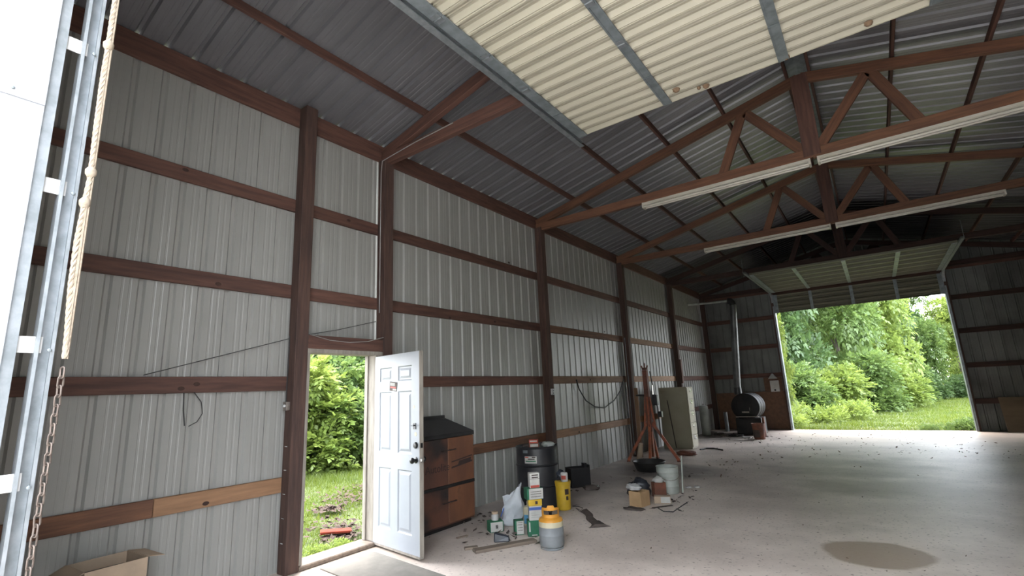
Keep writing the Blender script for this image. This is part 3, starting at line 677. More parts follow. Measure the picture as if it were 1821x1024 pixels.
box_thing('carton', 'flat yellow carton in the middle of the carton stack', 'box', (sx-.005, sy+.005, z), (.155, .12, .068), RZ+.16, 'yellow', [('-y', .5, .68, .25, .75, 'print_dark')]); z += .069
box_thing('carton', 'wide white carton with green end in the carton stack', 'box', (sx-.01, sy, z), (.19, .13, .12), RZ+.30, 'green', [('-y', .13, 1, .03, .97, 'paper')]+[('-y', .22, .9, q, q+.07, 'print_dark') for q in (.22, .45, .66)]); z += .121
box_thing('carton', 'tall white carton on top of the carton stack', 'box', (sx+.005, sy, z), (.115, .09, .16), RZ+.25, 'paper', [('-y', .05, .95, .02, .18, 'red'), ('-y', .2, .85, .66, .74, 'print_dark'), ('-y', .2, .85, .82, .90, 'print_dark'), ('-y', 0, 1, .60, .62, 'print_dark')])
# grey/yellow refrigerant cylinder
p = FL(977, 981); px_, py_ = p.x-.04, p.y+.12
t = thing('gas_cylinder', 'grey steel gas cylinder with amber shoulder and handle guard', 'gas cylinder', (px_, py_, 0), RZ)
B(MB().lathe([(.105, 0), (.118, .004), (.118, .018), (.108, .024), (.122, .034), (.1265, .05), (.1265, .13), (.129, .135), (.129, .143), (.1265, .148), (.1265, .215)], n=36), 'body', 'tank_grey', t, smooth=True)
B(MB().lathe([(.1265, .2155), (.1265, .265)], n=36), 'cream_band', 'cream', t, smooth=True)
B(MB().lathe([(.1265, .2655), (.118, .288), (.095, .302), (.05, .310), (.001, .312)], n=36), 'shoulder', 'amber', t, smooth=True)
def guard():
    V = []; F = []; n = 24; a0 = -PI/2-1.95; a1 = -PI/2+1.95
    def z_top(k): 
        s = k/n; return .425 if .38 < s < .62 else (.40 if .2 < s < .8 else .385)
    for r in (.086, .090):
        for k in range(n+1):
            a = a0+(a1-a0)*k/n
            for z in (.300, .335, .375, z_top(k)): V.append((r*math.cos(a), r*math.sin(a), z))
    m = (n+1)*4
    for k in range(n):
        for j in range(3):
            if j == 1 and 6 <= k < 18: continue
            i = k*4+j; F.append((i, i+4, i+5, i+1)); F.append((m+i, m+i+1, m+i+5, m+i+4))
        i = k*4+3; F.append((i, i+4, m+i+4, m+i)); 
    return MB().add(V, F)
B(guard(), 'handle_guard', 'amber', t, smooth=True)
B(MB().lathe([(.016, .309), (.016, .345), (.026, .350), (.026, .366), (.001, .368)], n=14), 'valve', 'knob_black', t, smooth=True)
# black pouch, planks, chips
p = FL(890, 964); t = tag(B(MB().add([(-.09, -.045, 0), (.085, -.035, 0), (.085, .045, 0), (-.09, .04, 0), (-.085, -.03, .10), (.08, -.015, .055), (.075, .03, .05), (-.08, .02, .105)], [(0, 3, 2, 1), (4, 5, 6, 7), (0, 1, 5, 4), (1, 2, 6, 5), (2, 3, 7, 6), (3, 0, 4, 7)]), 'pouch', 'bag_black', bevel=.012, loc=(p.x, p.y+.03, 0), rot=(0, 0, RZ)), 'black zip pouch lying on the floor in front of the cartons', 'pouch')
def plank(u0, v0, u1, v1, wd, h, label, mt='plank', z=0.):
    a, b = FL(u0, v0), FL(u1, v1); o = beam('board', (a.x, a.y, z+h/2+.001), (b.x, b.y, z+h/2+.001), wd, h, mt); return tag(o, label, 'board')
plank(843, 983, 952, 963, .10, .03, 'long weathered wooden board on the floor in front of the cartons')
plank(826, 978, 850, 975, .06, .025, 'short wooden offcut on the floor beside the long board')
plank(812, 958, 832, 953, .035, .012, 'thin wooden strip on the floor by the cabinet')
# yellow bucket with things on it, dark bin behind
bx_, by_ = 1.19, 5.70
t = thing('bucket', 'yellow plastic bucket with lid, standing behind the drum', 'bucket', (bx_, by_, 0), RZ)
B(MB().lathe([(.088, 0), (.094, .005), (.101, .30), (.105, .302), (.105, .325), (.101, .326)], n=32), 'pail', 'yellow', t, smooth=True)
B(MB().lathe([(.108, .327), (.110, .36), (.105, .365), (.098, .361), (.001, .361)], n=32), 'lid', 'yellow', t, smooth=True)
curved_label(t, .1012, -PI/2+.15, -PI/2+.75, .20, .27, 'print_dark', 'label'); curved_label(t, .0992, -PI/2+.3, -PI/2+.65, .13, .18, 'print_dark', 'label')
tag(crumple('bundle', 'bag_black', (bx_-.05, by_+.035, .366), (.05, .05, .085), .6, 8), 'black plastic bundle on the lid of the yellow bucket', 'bundle')
t = thing('paint_can', 'dented white can tipped on the lid of the yellow bucket', 'can', (bx_+.058, by_-.045, .367)); t.rotation_euler = (0, 0, .4)
B(MB().lathe([(.045, 0), (.048, .006), (.048, .10), (.044, .112), (.030, .116), (.001, .116)], n=18), 'can', 'paper', t, smooth=True); curved_label(t, .0487, -2.4, -1.0, .03, .08, 'red', 'label')
p = FL(1032, 868)
t = thing('storage_bin', 'open dark plastic bin behind the yellow bucket', 'bin', (p.x-.12, p.y+.16, 0), RZ+.3)
h_ = .30
for nm, mb in (('side', MB().b2(-.17, -.16, -.13, .13, 0, h_)), ('side', MB().b2(.16, .17, -.13, .13, 0, h_+.04)), ('side', MB().b2(-.16, .16, -.13, -.12, 0, h_)), ('side', MB().b2(-.16, .16, .12, .13, 0, h_)), ('base', MB().b2(-.16, .16, -.12, .12, .002, .012))):
    B(mb, nm, 'black_metal', t)
B(MB().b2(.10, .15, -.05, .05, .013, .36), 'divider', 'black_metal', t)
def scrap(u, v, r, mt, label, cat, seed, name='scrap'):
    p = FL(u, v); return tag(crumple(name, mt, (p.x, p.y, .002), r, .35, seed), label, cat)
scrap(1052, 870, (.13, .09, .05), 'dark_scrap', 'dark heap of scrap metal on the floor beside the dark bin', 'scrap', 12)
scrap(1060, 866, (.05, .03, .025), 'chrome', 'shiny bit of metal beside the dark scrap heap', 'scrap', 14)
# rag-like dark strip on the floor
a, b_ = FL(1040, 910), FL(1066, 938); path = []; wd = []
for i in range(15):
    s = i/14; q = a.lerp(b_, s); path.append((q.x+.02*math.sin(9*s), q.y, 0)); wd.append(.045+.05*abs(s-.35)+.06*(s > .8)*(s-.8)*5)
V = []; F = []
dv = (b_-a).normalized(); nv = Vector((-dv.y, dv.x, 0))
for i, q in enumerate(path):
    for s, z in ((-1, .004), (-.4, .03+.012*math.sin(i*1.9)), (.4, .028+.012*math.cos(i*2.3)), (1, .004)):
        V.append(tuple(Vector(q)+nv*(s*wd[i])+Vector((0, 0, z))))
for i in range(14):
    for j in range(3): F.append((4*i+j, 4*i+4+j, 4*i+5+j, 4*i+1+j))
    F.append((4*i+3, 4*i+7, 4*i+4, 4*i))
F += [(0, 1, 2, 3), (59, 58, 57, 56)]
tag(B(MB().add(V, F), 'rag', 'dark_scrap', smooth=True), 'long dark crumpled rag on the floor in front of the yellow bucket', 'rag')
tag(B(MB().tube([FL(1018, 900, .006), FL(1028, 900, .006), FL(1036, 903, .006), FL(1033, 908, .006), FL(1024, 903, .006), FL(1032, 910, .006)], .004, 5), 'wire', 'cable'), 'thin black wire curled on the floor beside the yellow bucket', 'wire')

# ------------------------------------------------------------------ junk by the hoist
t = thing('bucket', 'grey metal pail with wire bail, in front of the orange tripod', 'bucket', (2.10, 7.27, 0), RZ)
B(MB().lathe([(.138, 0), (.145, .006), (.149, .10), (.152, .105), (.149, .11), (.155, .24), (.160, .245), (.157, .27), (.160, .30), (.163, .305), (.160, .31), (.162, .375), (.168, .38), (.162, .386), (.156, .375), (.150, .20), (.001, .20)], n=32), 'pail', 'bucket_grey', t, smooth=True)
B(MB().tube([(.165*math.cos(a), .165*math.sin(a)-.01, .30-.10*abs(math.sin(a))) for a in [(-PI+PI*k/16) for k in range(17)]], .004, 6), 'bail', 'steel', t)
p = FL(1143, 842); 
t = thing('wash_tub', 'low black rubber tub under the orange tripod', 'tub', (p.x, p.y+.35, 0), RZ*.5)
B(MB().lathe([(.22, 0), (.235, .01), (.30, .17), (.315, .175), (.31, .185), (.29, .175), (.225, .02), (.001, .018)], n=28), 'shell', 'tub', t, smooth=True)
def open_box(name, label, p, d, rz, mt, flaps=(1, 1, 1, 1), fl_len=.1, group=None, fill=None):
    t = thing(name, label, 'box', p, rz, group); w_, l_, h_ = d; th = .005
    B(MB().b2(-w_/2, w_/2, -l_/2, -l_/2+th, 0, h_), 'side', mt, t); B(MB().b2(-w_/2, w_/2, l_/2-th, l_/2, 0, h_), 'side', mt, t)
    B(MB().b2(-w_/2, -w_/2+th, -l_/2+th, l_/2-th, 0, h_), 'side', mt, t); B(MB().b2(w_/2-th, w_/2, -l_/2+th, l_/2-th, 0, h_), 'side', mt, t)
    B(MB().b2(-w_/2+th, w_/2-th, -l_/2+th, l_/2-th, .001, .006), 'bottom', mt, t)
    for k, (cx, cy, a) in enumerate(((0, -l_/2, 0), (w_/2, 0, PI/2), (0, l_/2, PI), (-w_/2, 0, -PI/2))):
        if not flaps[k]: continue
        ww = w_ if k % 2 == 0 else l_
        B(MB().b2(-ww/2+.003, ww/2-.003, -fl_len, 0, 0, .004), 'flap', mt, t, loc=(cx, cy, h_), rot=(flaps[k], 0, a))
    return t
p = FL(1143, 904)
open_box('cardboard_box', 'small tan cardboard box with one side cut low, in front of the grey pail', (p.x-.10, p.y+.16, 0), (.21, .19, .19), RZ+.75, 'cardboard', (0, 0, 0, 0))
tag(crumple('plastic_bag', 'white_paint', (p.x-.19, p.y+.20, .192), (.10, .09, .05), .5, 21), 'white crumpled plastic bag on the tan cardboard box', 'bag')
tag(crumple('rubbish_bag', 'bag_black', (1.83, 6.80, 0), (.16, .15, .16), .6, 22), 'black rubbish bag behind the tan cardboard box', 'bag')
p2 = FL(1178, 884)
box_thing('carton', 'orange brown carton leaning against the grey pail', 'box', (2.06, 6.96, 0), (.18, .11, .20), RZ+.2, 'rust')
p2 = FL(1183, 897)
box_thing('carton', 'flat torn pale carton on the floor beside the tan cardboard box', 'box', (p2.x-.07, p2.y+.10, 0), (.22, .12, .09), RZ-.25, 'cardboard_pale', [('-y', .4, .97, .1, .95, 'paper')])
tag(crumple('paper_wad', 'paper', (2.06, 6.96, .201), (.08, .06, .05), .5, 25), 'crumpled white paper on the orange brown carton', 'paper')
plank(1160, 904, 1196, 899, .035, .012, 'dark narrow strip of trim on the floor beside the torn carton', 'dark_scrap')
tag(B(MB().tube([FL(1170, 903, .006), FL(1180, 909, .006), FL(1197, 910, .006), FL(1207, 903, .006), FL(1222, 893, .006)], .007, 6), 'hose', 'cable'), 'thin black bent hose on the floor beside the torn carton', 'hose')
scrap(1128, 906, (.14, .08, .02), 'dark_scrap', 'flat dark red scrap on the floor in front of the tan box', 'scrap', 31)
scrap(1225, 868, (.05, .04, .02), 'paper', 'white torn paper scrap on the floor beside the grey pail', 'paper', 33, 'paper_scrap')
scrap(1240, 867, (.05, .03, .018), 'paper', 'second white paper scrap farther from the grey pail', 'paper', 34, 'paper_scrap')
# pipe sticking up beside pail
a = FL(1201, 838); tag(B(MB().tube([(2.27, 7.36, .0), (2.29, 7.42, .52)], .012, 8), 'rod', 'bucket_grey'), 'thin pale rod standing against the far side of the grey pail', 'rod')

# orange tripod hoist
TX, TY = .76, 10.2
t = thing('engine_hoist', 'rusty orange tripod hoist with tall mast and splayed legs', 'hoist', (TX, TY, 0))
B(MB().b2(-.05, .05, -.05, .05, .62, 1.93), 'mast', 'hoist_mast', t, bevel=.006)
B(MB().b2(-.04, .04, -.04, .04, .10, .62), 'mast_foot', 'hoist', t, bevel=.006)
B(MB().box((0, 0, 1.96), (.11, .05, .05)).tube([(-.05, 0, 1.97), (-.07, 0, 2.03)], .018, 6).tube([(.05, 0, 1.97), (.07, 0, 2.03)], .018, 6).tube([(0, 0, 1.95), (0, .02, 2.08)], .014, 6), 'mast_head', 'hoist_mast', t)
for a in (.28, 1.75, 3.45, 4.95):
    ex, ey = .52*math.cos(a), .52*math.sin(a)
    o = beam('leg', (.05*math.cos(a), .05*math.sin(a), .80), (ex, ey, .03), .05, .06, 'hoist', bevel=.004); mw = o.matrix_basis.copy(); o.parent = t; o.matrix_basis = mw
    o2 = beam('strut', (.045*math.cos(a), .045*math.sin(a), 1.35), (.11*math.cos(a), .11*math.sin(a), .72), .028, .04, 'hoist', bevel=.003); mw = o2.matrix_basis.copy(); o2.parent = t; o2.matrix_basis = mw
    B(MB().lathe([(.04, 0), (.04, .02), (.02, .03), (.001, .03)], n=10), 'foot', 'rust', t, loc=(ex, ey, 0))
B(MB().tube([(0, 0, 1.38), (-.26, .02, 1.39)], .018, 8), 'handle', 'black_metal', t)
B(MB().box((.17, .03, 1.28), (.10, .10, .22)).box((.24, .03, .98), (.09, .08, .12)), 'winch', 'black_metal', t)
B(MB().tube([(.10, .03, 1.9), (.15, .03, 1.4), (.2, .03, 1.1), (.21, .03, .5)], .012, 6), 'cable', 'cable', t)
B(MB().tube([(.15, -.03, 1.40), (.15, -.03, 1.60)], .022, 8), 'pump', 'chrome', t)
beam_o = beam('board', (.28, PY[3]-.10, .005), (.245, PY[3]+.02, 1.55), .03, .09, 'timber_pale', up=(1, 0, 0)); tag(beam_o, 'narrow pale board leaning upright on the post beside the orange tripod', 'board')
p = FL(1133, 822); tag(B(MB().lathe([(.05, 0), (.055, .01), (.055, .36), (.045, .38)], n=16), 'pipe_section', 'cardboard_pale', smooth=True, loc=(p.x, p.y+.1, .02), rot=(.1, .28, 0)), 'pale cylinder leaning behind the black tub', 'cylinder')

# ------------------------------------------------------------------ filing cabinet
t = thing('filing_cabinet', 'tall beige steel filing cabinet with drawers facing the floor', 'filing cabinet', (.20, 12.46, 0))
fw, fd, fh = .72, .50, 1.52
B(MB().b2(0, fw, 0, fd, 0, fh), 'body', 'file_cab', t, bevel=.006)
for k in range(5):
    z0 = .05+k*.292; d = B(MB().b2(fw, fw+.018, .015, fd-.015, z0, z0+.28), 'drawer', 'file_front', t, bevel=.003)
    B(MB().b2(fw+.018, fw+.040, fd/2-.07, fd/2+.07, z0+.175, z0+.20), 'handle', 'chrome', d); B(MB().b2(fw+.018, fw+.022, fd/2-.05, fd/2+.05, z0+.215, z0+.255), 'label_holder', 'chrome', d)
tag(B(MB().tube([(.52, 12.445, 0.02), (.41, 12.445, 1.2)], .012, 8), 'rod', 'dark_scrap'), 'dark steel rod leaning against the side of the filing cabinet', 'rod')
tag(B(MB().tube([(.92+.35*math.cos(a)*(1+.1*math.sin(3*a)), 13.35+.13*math.sin(a), .012) for a in np.linspace(0, 5.6, 22)], .016, 8), 'hose', 'cable', smooth=True) if False else B(MB().tube([FL(1245, 799, .016), FL(1255, 797, .016), FL(1270, 797, .016), FL(1285, 800, .016)], .016, 8), 'hose', 'cable', smooth=True), 'short black hose on the floor in front of the filing cabinet', 'hose')
p = FL(1190, 803); tag(crumple('rag', 'rust', (p.x+.55, p.y-.45, 0), (.22, .16, .07), .4, 41), 'dark red rag heap at the foot of the filing cabinet', 'rag')

# ------------------------------------------------------------------ stove corner
t = thing('barrel_stove', 'black barrel wood stove lying on legs by the far wall', 'stove', (1.50, 16.15, 0))
SR = .40
def stove_barrel():
    mb = MB(); mb.lathe([(SR-.03, 0), (SR, .02), (SR, .30), (SR+.008, .31), (SR, .32), (SR, .70), (SR+.008, .71), (SR, .72), (SR, .98), (SR-.03, 1.0)], n=36)
    mb.v = [(x, z, y+.84) for x, y, z in mb.v]; return mb
B(stove_barrel(), 'barrel', 'stove', t, smooth=True)
dr = B(MB().b2(-.20, .20, -.022, 0, .62, .98), 'fire_door', 'stove', t, bevel=.006)
B(MB().tube([(.13, -.022, .82), (.13, -.06, .82), (.13, -.06, .72)], .010, 6), 'handle', 'chrome', dr)
B(MB().b2(-.10, .10, -.03, -.022, .66, .70), 'draught_plate', 'steel', dr)
B(MB().b2(-.28, .36, -.12, .0, .535, .555), 'ash_shelf', 'steel', t)
for s in (-1, 1):
    for y in (.12, .85):
        o = beam('leg', (s*.20, y, .52), (s*.30, y, 0.005), .05, .05, 'stove', up=(0, 1, 0)); mw = o.matrix_basis.copy(); o.parent = t; o.matrix_basis = mw
B(MB().b2(-.33, .38, .06, .85, .03, .50), 'firebox_base', 'stove', t, bevel=.01)
B(MB().lathe([(.115, 1.20), (.115, 1.42)], n=20), 'flue_collar', 'black_metal', t, smooth=True, loc=(-.24, .45, 0))
t = thing('flue_pipe', 'tall grey metal stovepipe rising from the black barrel stove', 'stovepipe', (1.26, 16.6, 1.421))
top = Vector((.20, 0, 2.62))
B(MB().tube([(0, 0, 0), top*.35, top*.7, top], .105, 20), 'pipe', 'flue', t, smooth=True)
for f in (.35, .7): B(MB().tube([top*f-Vector((0, 0, .02)), top*f+Vector((0, 0, .02))], .110, 20), 'seam_band', 'flue', t, smooth=True)
B(MB().tube([top-Vector((0, 0, .01)), top+Vector((-.01, 0, .07)), top+Vector((-.06, 0, .13)), top+Vector((-.14, 0, .15))], .108, 16), 'elbow', 'black_metal', t, smooth=True)
B(MB().tube([top+Vector((-.14, 0, .15)), top+Vector((-.75, 0, .17)), top+Vector((-1.42, 0, .20))], .035, 14), 'outlet_pipe', 'bucket_grey', t, smooth=True)
t = thing('bucket', 'rusty metal bucket in front of the black barrel stove', 'bucket', (1.98, 15.15, 0))
B(MB().lathe([(.13, 0), (.14, .006), (.155, .20), (.16, .205), (.155, .21), (.17, .42), (.178, .425), (.17, .43), (.16, .41), (.145, .12), (.001, .12)], n=26), 'pail', 'rust', t, smooth=True)
curved_label(t, .158, -2.9, -1.3, .06, .36, 'dark_scrap', 'scorch_plate')
beam_r = tag(B(MB().b2(-.03, .03, -.03, .03, 0, .55), 'post_stub', 'rust', loc=(2.02, 15.75, 0), bevel=.004), 'short rusty upright stub behind the rusty bucket', 'post')
tag(B(MB().lathe([(.06, 0), (.06, .62), (.055, .62), (.055, .03), (.001, .03)], n=18), 'metal_pipe', 'flue', smooth=True, loc=(.62, 17.35, 0)), 'short shiny pipe standing on the floor beside the barrel stove', 'pipe')
t = thing('water_tank', 'narrow white cylinder tank in the corner behind the filing cabinet', 'tank', (.32, 15.95, 0))
B(MB().lathe([(.12, 0), (.135, .02), (.135, .86), (.12, .90), (.06, .915), (.001, .918)], n=22), 'shell', 'bucket_grey', t, smooth=True); B(MB().lathe([(.02, .915), (.02, .96), (.001, .962)], n=10), 'fitting', 'steel', t)
t = thing('utility_box', 'white metal utility box mounted on the brown board by the far doorway', 'utility box', (2.10, YB-.056, 1.22))
B(MB().b2(-.13, .13, -.07, 0, 0, .36), 'case', 'white_paint', t, bevel=.005); B(MB().b2(-.115, .115, -.078, -.07, .10, .345), 'cover', 'paper', t); B(MB().lathe([(.03, 0), (.03, .01), (.001, .012)], n=12), 'knockout', 'knob_black', t, loc=(.0, -.07, .05), rot=(PI/2, 0, 0))
t = thing('lamp_shade', 'white cone lamp reflector above the white utility box', 'lamp', (2.08, YB-.16, 1.645))
B(MB().lathe([(.14, 0), (.12, .03), (.05, .12), (.03, .16), (.001, .165)], n=20), 'shade', 'white_paint', t, smooth=True); B(MB().b2(-.02, .02, .02, .11, .11, .15), 'bracket', 'steel', t)
for i, (u, v, r, mt, nm) in enumerate(((1280, 773, (.16, .1, .05), 'dark_scrap', 'charred'), (1308, 776, (.2, .12, .05), 'stove', 'blackened'), (1328, 779, (.14, .06, .03), 'paper', 'pale ash-covered'), (1262, 770, (.2, .14, .05), 'dark_scrap', 'dusty brown'))):
    scrap(u, v, r, mt, '%s heap of debris on the floor beside the barrel stove' % nm, 'debris', 50+i, 'debris_heap')
# leaning board on the right of the far wall
o = beam('plywood_sheet', (8.0, YB-.12, .885), (8.0, YB-.42, .005), .018, 1.2, 'plywood', up=(1, 0, 0)); tag(o, 'tan plywood sheet leaning on the far wall away from the stove', 'board')

# ------------------------------------------------------------------ mat, near carton, rope
q = [FL(570, 1010), FL(648, 984), FL(672, 982), FL(792, 1022)]
d_ = (q[3]-q[2]); q5 = q[0]+Vector((1.15, .02, 0))
tag(B(MB().prism([(.29, 2.60), (.285, 3.10), (.36, 3.20), (1.52, 3.06), (1.50, 2.50)], .0005, .010), 'door_mat', 'mat_rubber', bevel=.003), 'worn grey brown mat on the floor inside the walk door', 'mat')
t = open_box('cardboard_box', 'open brown cardboard box with flaps up, against the wall before the walk door', (.335, .90, 0), (.34, .36, .545), 0.06, 'cardboard_pale', (.45, 0, .16, 0), .11)
tag(B(MB().b2(.19, .48, .75, 1.05, .02, .48), 'filler', 'bag_black', bevel=.02), 'dark block as packing inside the open brown box', 'filler')  # plain dark block nearly filling the box
rp = [at(u, v, 'x', 2.52) for u, v in ((115, 640), (120, 590), (127, 500), (137, 430), (151, 360), (160, 320), (170, 240), (180, 160), (193, 80), (205, 0))]
ctr = [Vector((2.52, .060+.006*math.sin(i*.9), 1.75+i*.0)) for i in range(1)]
t = thing('pull_rope', 'frayed tan pull rope ending in a chain, hanging beside the near door track', 'rope', (2.52, .06, 1.752))
pts = [p-Vector((2.52, .06, 1.752)) for p in rp]+[Vector((0, .002, 4.50-1.752))]
def interp(s):
    zt = pts[-1].z*s
    for a, b in zip(pts, pts[1:]):
        if a.z <= zt <= b.z+1e-9: return a.lerp(b, (zt-a.z)/(b.z-a.z))
    return pts[-1]
NS = 420
for st_ in range(3):
    path = []
    for i in range(NS+1):
        s = i/NS; c = interp(s); a = s*2.75/.05*2*PI/1.0*.62+st_*2*PI/3
        path.append(c+Vector((.0048*math.cos(a), .0048*math.sin(a), 0)))
    B(MB().tube(path, .0058, 6), 'strand', 'rope', t, smooth=True)
for zz in (0.0, .62, .75, 1.32): 
    c = interp(zz/pts[-1].z); B(MB().lathe([(.011, -.02), (.018, -.008), (.019, .008), (.010, .022)], n=12), 'knot', 'rope', t, smooth=True, loc=c)
B(MB().b2(-.02, .02, -.03, .03, 0, .012), 'top_clip', 'galv', t, loc=pts[-1])
ring = []
for k in range(16):
    a = 2*PI*k/16; ring.append((.011*math.cos(a), 0, .011*math.sin(a)+(.013 if math.sin(a) > 0 else -.013)))
link_me = MB().tube(ring, .0036, 6, closed=True).mesh('chain_link', True); link_me.materials.append(MATS['chain'])
for i in range(37):
    o = bpy.data.objects.new('chain_link', link_me); COL.objects.link(o); o.parent = t; o.location = (.001*math.sin(i), -.0006*i, -.030-i*.033); o.scale = (.85, .85, .85); o.rotation_euler = (0, .05*math.sin(i*2), .4+(PI/2)*(i % 2))

# ------------------------------------------------------------------ wires and boxes on the wall
def wire(path, r, label, mt='cable', name='cable', cat='cable'): return tag(B(MB().tube(path, r, 6), name, mt, smooth=True), label, cat)
wire(catenary(at(255, 667, 'x', .045), at(515, 602, 'x', .045), .0)[:]+[Vector((.06, 2.305, 2.23))], .004, 'thin dark cord stretched on the wall from girt to door post')
wire([(.19, 2.46, 2.262), (.185, 2.7, 2.215), (.185, 2.95, 2.205), (.185, 3.2, 2.23), (.19, 3.42, 2.29)], .004, 'thin pale cord sagging over the walk door header', 'cable_white')
wire([(.045, 2.44, 2.26), (.045, 2.9, 2.36), (.045, 3.42, 2.50)], .004, 'thin dark cord stretched above the walk door header')
wire([at(*q, 'x', .05) for q in ((345, 697), (358, 715), (360, 735), (350, 750), (335, 758))], .004, 'dark wire loop hanging from the girt before the walk door')
wire([at(*q, 'x', .05) for q in ((327, 698), (326, 730), (328, 757))], .005, 'short dark wire hanging straight from the girt before the walk door')
wire([at(*q, 'x', .06) for q in ((1025, 675), (1030, 692), (1042, 712), (1058, 723), (1075, 725), (1092, 712), (1103, 695), (1109, 675))], .013, 'black cable drooping between the two posts above the scrap')
wire([(.105, PY[1]-.010, 2.60), (.105, PY[1]-.010, 4.45), (.13, PY[1]-.012, 4.60), (.25, PY[1]+.02, 4.64), (.7, PY[1]+.024, 4.68), (1.35, PY[1]+.024, 4.70)], .006, 'white cable running up the post by the walk door onto the truss', 'cable_white')
wire([(.10, PY[3]-.016, .05), (.10, PY[3]-.016, 2.75)], .012, 'grey conduit running up the post beside the orange tripod', 'galv', 'conduit', 'conduit')
t = thing('outlet_box', 'small metal switch box with wires on the post beside the walk door', 'switch', (.112, PY[0]-.018, 1.50))
B(MB().b2(-.045, .02, -.02, .018, 0, .085), 'box', 'steel', t, bevel=.003); B(MB().lathe([(.014, 0), (.014, .02), (.001, .022)], n=10), 'switch', 'white_paint', t, loc=(-.01, -.02, .045), rot=(PI/2, 0, 0)); B(MB().tube([(-.03, 0, .085), (-.03, .005, .5), (-.03, .005, .75)], .005, 6), 'lead', 'cable', t)
t = thing('outlet_box', 'white outlet box on the post behind the drum', 'outlet', (.181, PY[2]+.06, 1.50))
B(MB().b2(0, .035, -.035, .035, 0, .11), 'box', 'white_paint', t, bevel=.003); B(MB().b2(.035, .037, -.012, .012, .02, .05), 'socket', 'knob_black', t); B(MB().b2(.035, .037, -.012, .012, .06, .09), 'socket', 'knob_black', t)
for k in range(5):   # wire staples on the door post
    B(MB().b2(.08, .125, PY[0]-.004, PY[0], 1.15-.22*k, 1.158-.22*k), 'staple', 'chrome', wl)

# ------------------------------------------------------------------ woods, shrubs and grass outside
def np_mesh(name, V, Q, material):
    """V (n,3), Q (m,k) faces of equal size"""
    me = bpy.data.meshes.new(name); n, m_, k = len(V), len(Q), Q.shape[1]
    me.vertices.add(n); me.vertices.foreach_set('co', np.asarray(V, np.float32).ravel())
    me.loops.add(m_*k); me.loops.foreach_set('vertex_index', np.asarray(Q, np.int32).ravel())
    me.polygons.add(m_); me.polygons.foreach_set('loop_start', np.arange(0, m_*k, k, dtype=np.int32)); me.polygons.foreach_set('loop_total', np.full(m_, k, np.int32))
    me.update(calc_edges=True); me.materials.append(MATS[material]); return me
def unit(a): return a/np.maximum(np.linalg.norm(a, axis=1, keepdims=True), 1e-9)
def sprigs(P, D, size, pairs, leaf_w, rg):
    """compound leaves at P growing along D: pairs of folded leaflets plus a tip leaflet"""
    N = len(P); D = unit(D); up = np.tile([0, 0, 1.], (N, 1))+rg.normal(0, .35, (N, 3)); S = unit(np.cross(D, up)); Un = unit(np.cross(S, D))
    size = size*rg.uniform(.65, 1.25, N)[:, None]; out = []
    items = [(t, s) for t in np.linspace(.25, .9, pairs) for s in (-1, 1)]+[(1., 0)]
    for t, s in items:
        base = P+D*size*t-np.array([0, 0, 1.])*size*.22*t*t
        ld = unit(D*(.55 if s else 1.)+S*s*.85+rg.normal(0, .14, (N, 3))-np.array([0, 0, .22])); ln = size*(.42 if s else .5)*rg.uniform(.8, 1.15, (N, 1))
        lw = unit(np.cross(ld, Un+rg.normal(0, .25, (N, 3)))); w_ = ln*leaf_w
        nrm = np.cross(lw, ld)
        out.append(np.stack([base, base+ld*ln*.42+lw*w_+nrm*ln*.05, base+ld*ln, base+ld*ln*.42-lw*w_+nrm*ln*.05], 1))
    V = np.concatenate(out, 0).reshape(-1, 3); Q = np.arange(len(V)).reshape(-1, 4); return V, Q
def crown_points(blobs, n, rg):
    vol = np.array([b[3]*b[4]*b[5] for b in blobs])**.67; cnt = (vol/vol.sum()*n).astype(int); P = []; D = []
    for b, c in zip(blobs, cnt):
        d = unit(rg.normal(0, 1, (c, 3))); r = rg.uniform(.55, 1.05, (c, 1))**.6
        P.append(np.array(b[:3])+d*r*np.array(b[3:])); D.append(unit(d+np.array([0, 0, .1])+rg.normal(0, .35, (c, 3))))
    return np.concatenate(P), np.concatenate(D)
